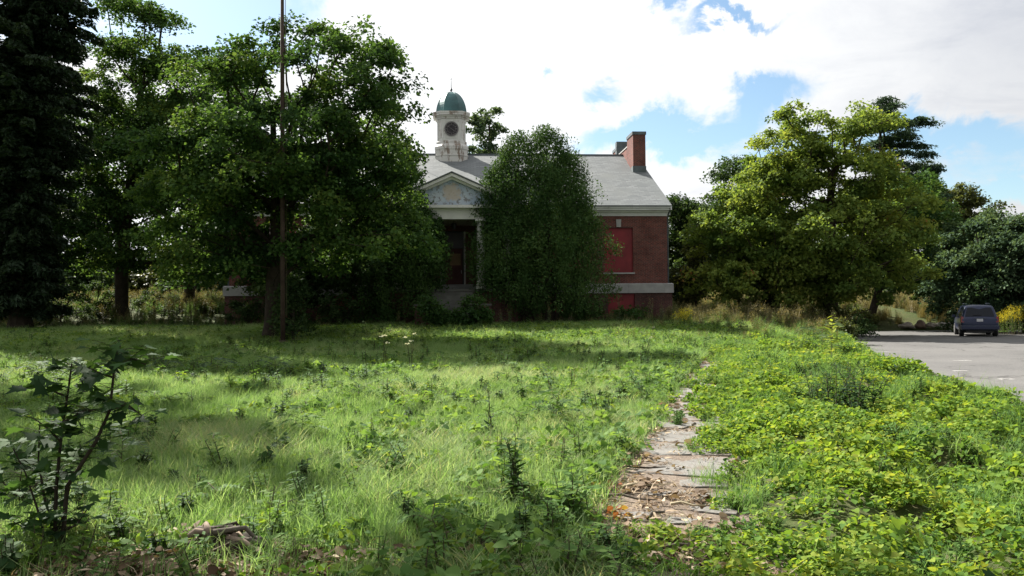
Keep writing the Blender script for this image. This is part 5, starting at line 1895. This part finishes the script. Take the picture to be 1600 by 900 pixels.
# tall pale seed stalks before the school
for k, (px, h_, wt) in enumerate([(968, 1.5, 'tallest, below the red boarded window'), (1018, 1.35, 'right of the tallest, near the building corner'), (1032, 1.1, 'closest to the building corner'), (783, 1.2, 'in front of the broad arborvitae, left'), (796, 1.0, 'in front of the broad arborvitae, middle'), (858, 1.3, 'below the small basement board'), (622, .9, 'in front of the narrow arborvitae'), (762, 1.0, 'right of the portico steps')]):
    p_ = on_ground(px, 43.0)
    plant('seed_stalk', 'pale grey-green seed stalk ' + wt, 'weed', p_, upright(4, h_, .3, .14, LANCE, 240 + k, per=30, mat='silver', tint=(.5, 1), lean=.18, head=('dry', .03, 40, .22)), group='pale seed stalks in front of the school')
# queen anne's lace
for k, (px, py, wt) in enumerate([(640, 585, 'in the dark band of shade'), (600, 580, 'left of its neighbour in the dark band of shade'), (1010, 560, 'beside the far end of the path')]):
    root = plant('wild_carrot', 'thin wild carrot in flower ' + wt, 'wildflower', gp_(px, py), upright(4, .95, .3, .06, LANCE, 260 + k, per=5, mat='forb', lean=.3, head=('flower_white', .028, 14, .01)))
# goldenrod by the van
for k, (px, d_, s_, wt) in enumerate([(1585, 50.5, 1.25, 'right of the van at the edge of the lot'), (1600, 51.5, 1.35, 'at the right edge of the picture beyond the lot'), (1568, 51.5, 1.0, 'nearest the van'), (1068, 41, .7, 'in the weeds right of the building corner')]):
    p_ = on_ground(px, d_)
    plant('goldenrod', 'yellow flowering goldenrod ' + wt, 'wildflower', p_ + Vector((0, 0, .06)), upright(24, 1.25 * s_, 1.6, .13, LANCE, 270 + k, per=16, mat='forb', lean=.35, head=('yellow_flower', .1, 36, .09)), group='goldenrod clumps')
# bushes left of the lot, rough grass
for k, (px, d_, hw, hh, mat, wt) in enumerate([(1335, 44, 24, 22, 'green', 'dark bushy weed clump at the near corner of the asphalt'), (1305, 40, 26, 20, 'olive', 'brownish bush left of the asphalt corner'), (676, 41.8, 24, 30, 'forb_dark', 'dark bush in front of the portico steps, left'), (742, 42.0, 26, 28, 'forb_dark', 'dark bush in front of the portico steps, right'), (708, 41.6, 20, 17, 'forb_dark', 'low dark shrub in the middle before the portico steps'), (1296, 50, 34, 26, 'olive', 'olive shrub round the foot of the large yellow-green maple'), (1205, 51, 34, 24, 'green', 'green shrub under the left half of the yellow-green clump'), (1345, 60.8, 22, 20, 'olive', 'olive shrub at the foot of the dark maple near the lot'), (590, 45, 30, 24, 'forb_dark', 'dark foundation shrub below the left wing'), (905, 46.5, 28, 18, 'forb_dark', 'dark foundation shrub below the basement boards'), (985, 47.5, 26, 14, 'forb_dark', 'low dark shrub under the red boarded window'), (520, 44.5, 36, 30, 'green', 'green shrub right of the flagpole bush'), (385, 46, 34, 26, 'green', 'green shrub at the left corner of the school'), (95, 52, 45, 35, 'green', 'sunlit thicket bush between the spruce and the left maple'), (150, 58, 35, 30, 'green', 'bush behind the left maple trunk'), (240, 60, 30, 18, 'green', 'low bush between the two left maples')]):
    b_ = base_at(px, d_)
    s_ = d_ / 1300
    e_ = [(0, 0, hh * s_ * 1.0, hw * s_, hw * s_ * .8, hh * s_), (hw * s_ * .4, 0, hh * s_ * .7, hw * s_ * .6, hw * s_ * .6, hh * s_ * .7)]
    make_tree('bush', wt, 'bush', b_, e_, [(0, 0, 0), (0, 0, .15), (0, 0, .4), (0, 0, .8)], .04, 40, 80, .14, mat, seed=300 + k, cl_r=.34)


# --- maple saplings in the foreground: every big leaf a leaf
def sapling(label, base, stems_, seed, leaf=.13, mat='maple', tint=(0, .6), per_leaf=.09):
    root = empty('maple_sapling', base)
    tag(root, label, 'sapling')
    r = np.random.default_rng(seed)
    st = MB()
    cs, ns, as_, sz = [], [], [], []
    for pts in stems_:
        pts = [np.array(p_, float) for p_ in pts]
        L_ = sum(np.linalg.norm(pts[i + 1] - pts[i]) for i in range(len(pts) - 1))
        st.tube([tuple(p_) for p_ in pts], [.011 * (1 - .75 * i / (len(pts) - 1)) * max(.7, L_) + .0015 for i in range(len(pts))], 6)
        n = int(L_ / per_leaf)
        for k in range(n):
            f = (.22 + .78 * (k + r.random()) / n) * (len(pts) - 1)
            i = min(int(f), len(pts) - 2)
            p_ = pts[i] * (1 - (f - i)) + pts[i + 1] * (f - i)
            for s_ in range(2):
                a = r.random() * 6.28
                out = np.array([math.cos(a), math.sin(a), r.uniform(-.1, .5)])
                ln = r.uniform(.05, .2)
                tip = p_ + out * ln
                st.tube([tuple(p_), tuple(p_ + out * ln * .6 + np.array([0, 0, .01])), tuple(tip)], [.0022, .0018, .0015], 3)
                cs.append(tip); as_.append(out * np.array([1, 1, 0]) + np.array([0, 0, -.45])); ns.append(np.array([0, 0, 1.]) + r.normal(size=3) * .32)
                sz.append(leaf * r.uniform(.55, 1.1))
    st.build('stem', M['bark'], root)
    V, F, k = shaped(np.array(cs), unit(np.array(ns)), np.array(as_), np.array(sz), MAPLE, fold=.1, curl=.2)
    tn = np.repeat(r.uniform(*tint, len(cs)), k)
    me = np_mesh('foliage', V, F, tn)
    link('foliage', me, M[mat], root)
    return root


b_ = gp_(85, 862)
def rel(px, py, dy=0.0):
    p_ = P(px, py, b_.y + dy)
    return (p_.x - b_.x, dy, p_.z - b_.z)
sapling('dark maple sapling with bare lower stems in the lower left foreground', b_,
        [[(0, 0, 0), rel(88, 760), rel(95, 690, .1), rel(108, 600, .1), rel(112, 568, .1)],
         [(.05, 0, 0), rel(105, 760), rel(150, 690, -.1), rel(172, 640, 0), rel(180, 560, .1), rel(188, 540, .1)],
         [(0, .1, 0), rel(70, 780, .2), rel(60, 720, .3), rel(62, 660, .3)],
         [(-.05, 0, 0), rel(60, 800), rel(40, 740), rel(20, 700)],
         [rel(95, 690, .1), rel(75, 670), rel(55, 655)], [rel(98, 660, .1), rel(125, 645), rel(150, 640)], [rel(105, 620, .1), rel(85, 612), rel(75, 605)],
         [rel(172, 640, 0), rel(200, 632), rel(222, 650)], [rel(180, 570, .1), rel(205, 560), rel(228, 570)], [rel(178, 590, .1), rel(160, 585), rel(140, 575)],
         [(0, 0, .1), rel(120, 820), rel(140, 790)], [(0, 0, .05), rel(50, 830), rel(20, 815)], [(0, 0, .05), rel(90, 830), rel(100, 800), rel(110, 760)]], 401, leaf=.135, per_leaf=.042)
sapling('pale-leaved sapling behind the dark maple sapling at the left edge', gp_(30, 800),
        [[(0, 0, 0), (0, 0, .2), (.03, 0, .42)], [(0, 0, .1), (-.1, 0, .2), (-.2, 0, .32)], [(0, 0, .1), (.12, 0, .2), (.2, 0, .3)]], 402, leaf=.12, mat='silver', tint=(.5, 1), per_leaf=.06)
sapling('small maple seedling with large leaves at the bottom right corner', Vector((2.55, 4.35, float(H(2.55, 4.35)))),
        [[(0, 0, 0), (.02, 0, .15), (.02, .02, .36)], [(0, 0, .1), (.15, 0, .25), (.3, 0, .34)], [(0, 0, .1), (-.1, .05, .25), (-.2, .1, .3)]], 403, leaf=.14, per_leaf=.1)
sapling('yellowish maple seedling in the leaf litter near the bottom', gp_(425, 812), [[(0, 0, 0), (0, 0, .12), (.02, 0, .26)], [(0, 0, .05), (.1, 0, .12), (.17, 0, .16)]], 404, leaf=.09, tint=(.6, 1), per_leaf=.06)

# --- rotting stump roots and fallen branches at the bottom
st_ = gp_(348, 872) + Vector((0, 0, .03))
root = empty('rotten_stump', st_)
tag(root, 'rotten torn tree stump with dry roots at the bottom edge, left of centre', 'stump')
rr = random.Random(3)
for k in range(30):
    a = rr.uniform(0, 6.28)
    l_ = rr.uniform(.18, .45)
    z0_ = rr.uniform(.0, .10)
    pts = [(rr.uniform(-.1, .1), rr.uniform(-.08, .08), z0_ + .03), (math.cos(a) * l_ * .5, math.sin(a) * l_ * .35, z0_ + rr.uniform(.01, .07)), (math.cos(a) * l_, math.sin(a) * l_ * .6, rr.uniform(-.02, .03))]
    MB().tube(pts, [rr.uniform(.02, .035), rr.uniform(.012, .024), .006], 7).build('root', (M['bark_pale'], M['bark'], M['litter_wood'])[k % 3], root, smooth=True)
bm = bmesh.new()
bmesh.ops.create_icosphere(bm, subdivisions=4, radius=1)
for v in bm.verts:
    n = v.co.normalized()
    f = 1 + .22 * math.sin(n.x * 7 + n.z * 3) * math.cos(n.y * 6) + .12 * math.sin(n.x * 17 + n.y * 13) + .08 * math.sin(n.z * 21)
    v.co = Vector((n.x * .27 * f, n.y * .15 * f, n.z * .09 * f))
me = bpy.data.meshes.new('stump_wood')
bm.to_mesh(me); bm.free()
link('stump_wood', me, M['bark'], root, smooth=True)
for k, (px, py, l_, a, mt, lab) in enumerate([(60, 885, .5, .5, 'bark_pale', 'dead branch lying below the maple sapling'), (1030, 815, .3, .9, 'bark_pale', 'short dead branch on the near end of the path'), (1075, 800, .28, -.3, 'stalk', 'broken pale piece of wood beside the small slabs'),
                                            (1010, 770, .5, .2, 'stalk', 'thin dry stem lying across the path'), (985, 790, .45, -.5, 'bark_pale', 'grey dead stick on the left side of the path'), (1000, 740, .55, .1, 'bark', 'dark dead stick along the large slab'), (440, 880, .4, .2, 'bark', 'dark stick right of the rotten stump'), (1085, 872, .5, .1, 'bark_pale', 'pale stick among dead leaves at the bottom edge')]):
    p_ = gp_(px, py)
    p_.z = max(p_.z, float(Hb(p_.x, p_.y)) + .02)
    o = MB().tube([(-l_ / 2, 0, .03), (-l_ * .2, .03, .045), (l_ * .15, -.02, .035), (l_ / 2, .03, .03)], [.014, .012, .009, .004], 7).tube([(-l_ * .1, .02, .04), (l_ * .05, .1, .05), (l_ * .12, .16, .04)], [.007, .005, .002], 5).build('fallen_branch', M[mt], smooth=True)
    o.location = p_
    o.rotation_euler = (0, 0, a)
    tag(o, lab, 'branch')

# utility wire frame seen above the left roof
ap = P(621, 160, 58)
an = empty('roof_antenna', (ap.x, 58, 12.4))
tag(an, 'thin metal antenna on the left ridge of the school, behind the maple', 'antenna')
MB().tube([(0, 0, 0), (0, 0, ap.z - 12.2)], .02, 6).build('mast', M['tar'], an)
q = MB()
for k in range(3):
    q.tube([(-.25, 0, ap.z - 12.4 - k * .25), (.25, 0, ap.z - 12.4 - k * .25)], .012, 5)
q.build('crossbar', M['tar'], an)

tris = 0
for o in scene.objects:
    if o.type == 'MESH':
        tris += sum(len(p_.vertices) - 2 for p_ in o.data.polygons) if len(o.data.polygons) < 5000 else len(o.data.polygons) * (len(o.data.polygons[0].vertices) - 2)
print('triangles', tris, 'time', round(time.time() - T0, 1))
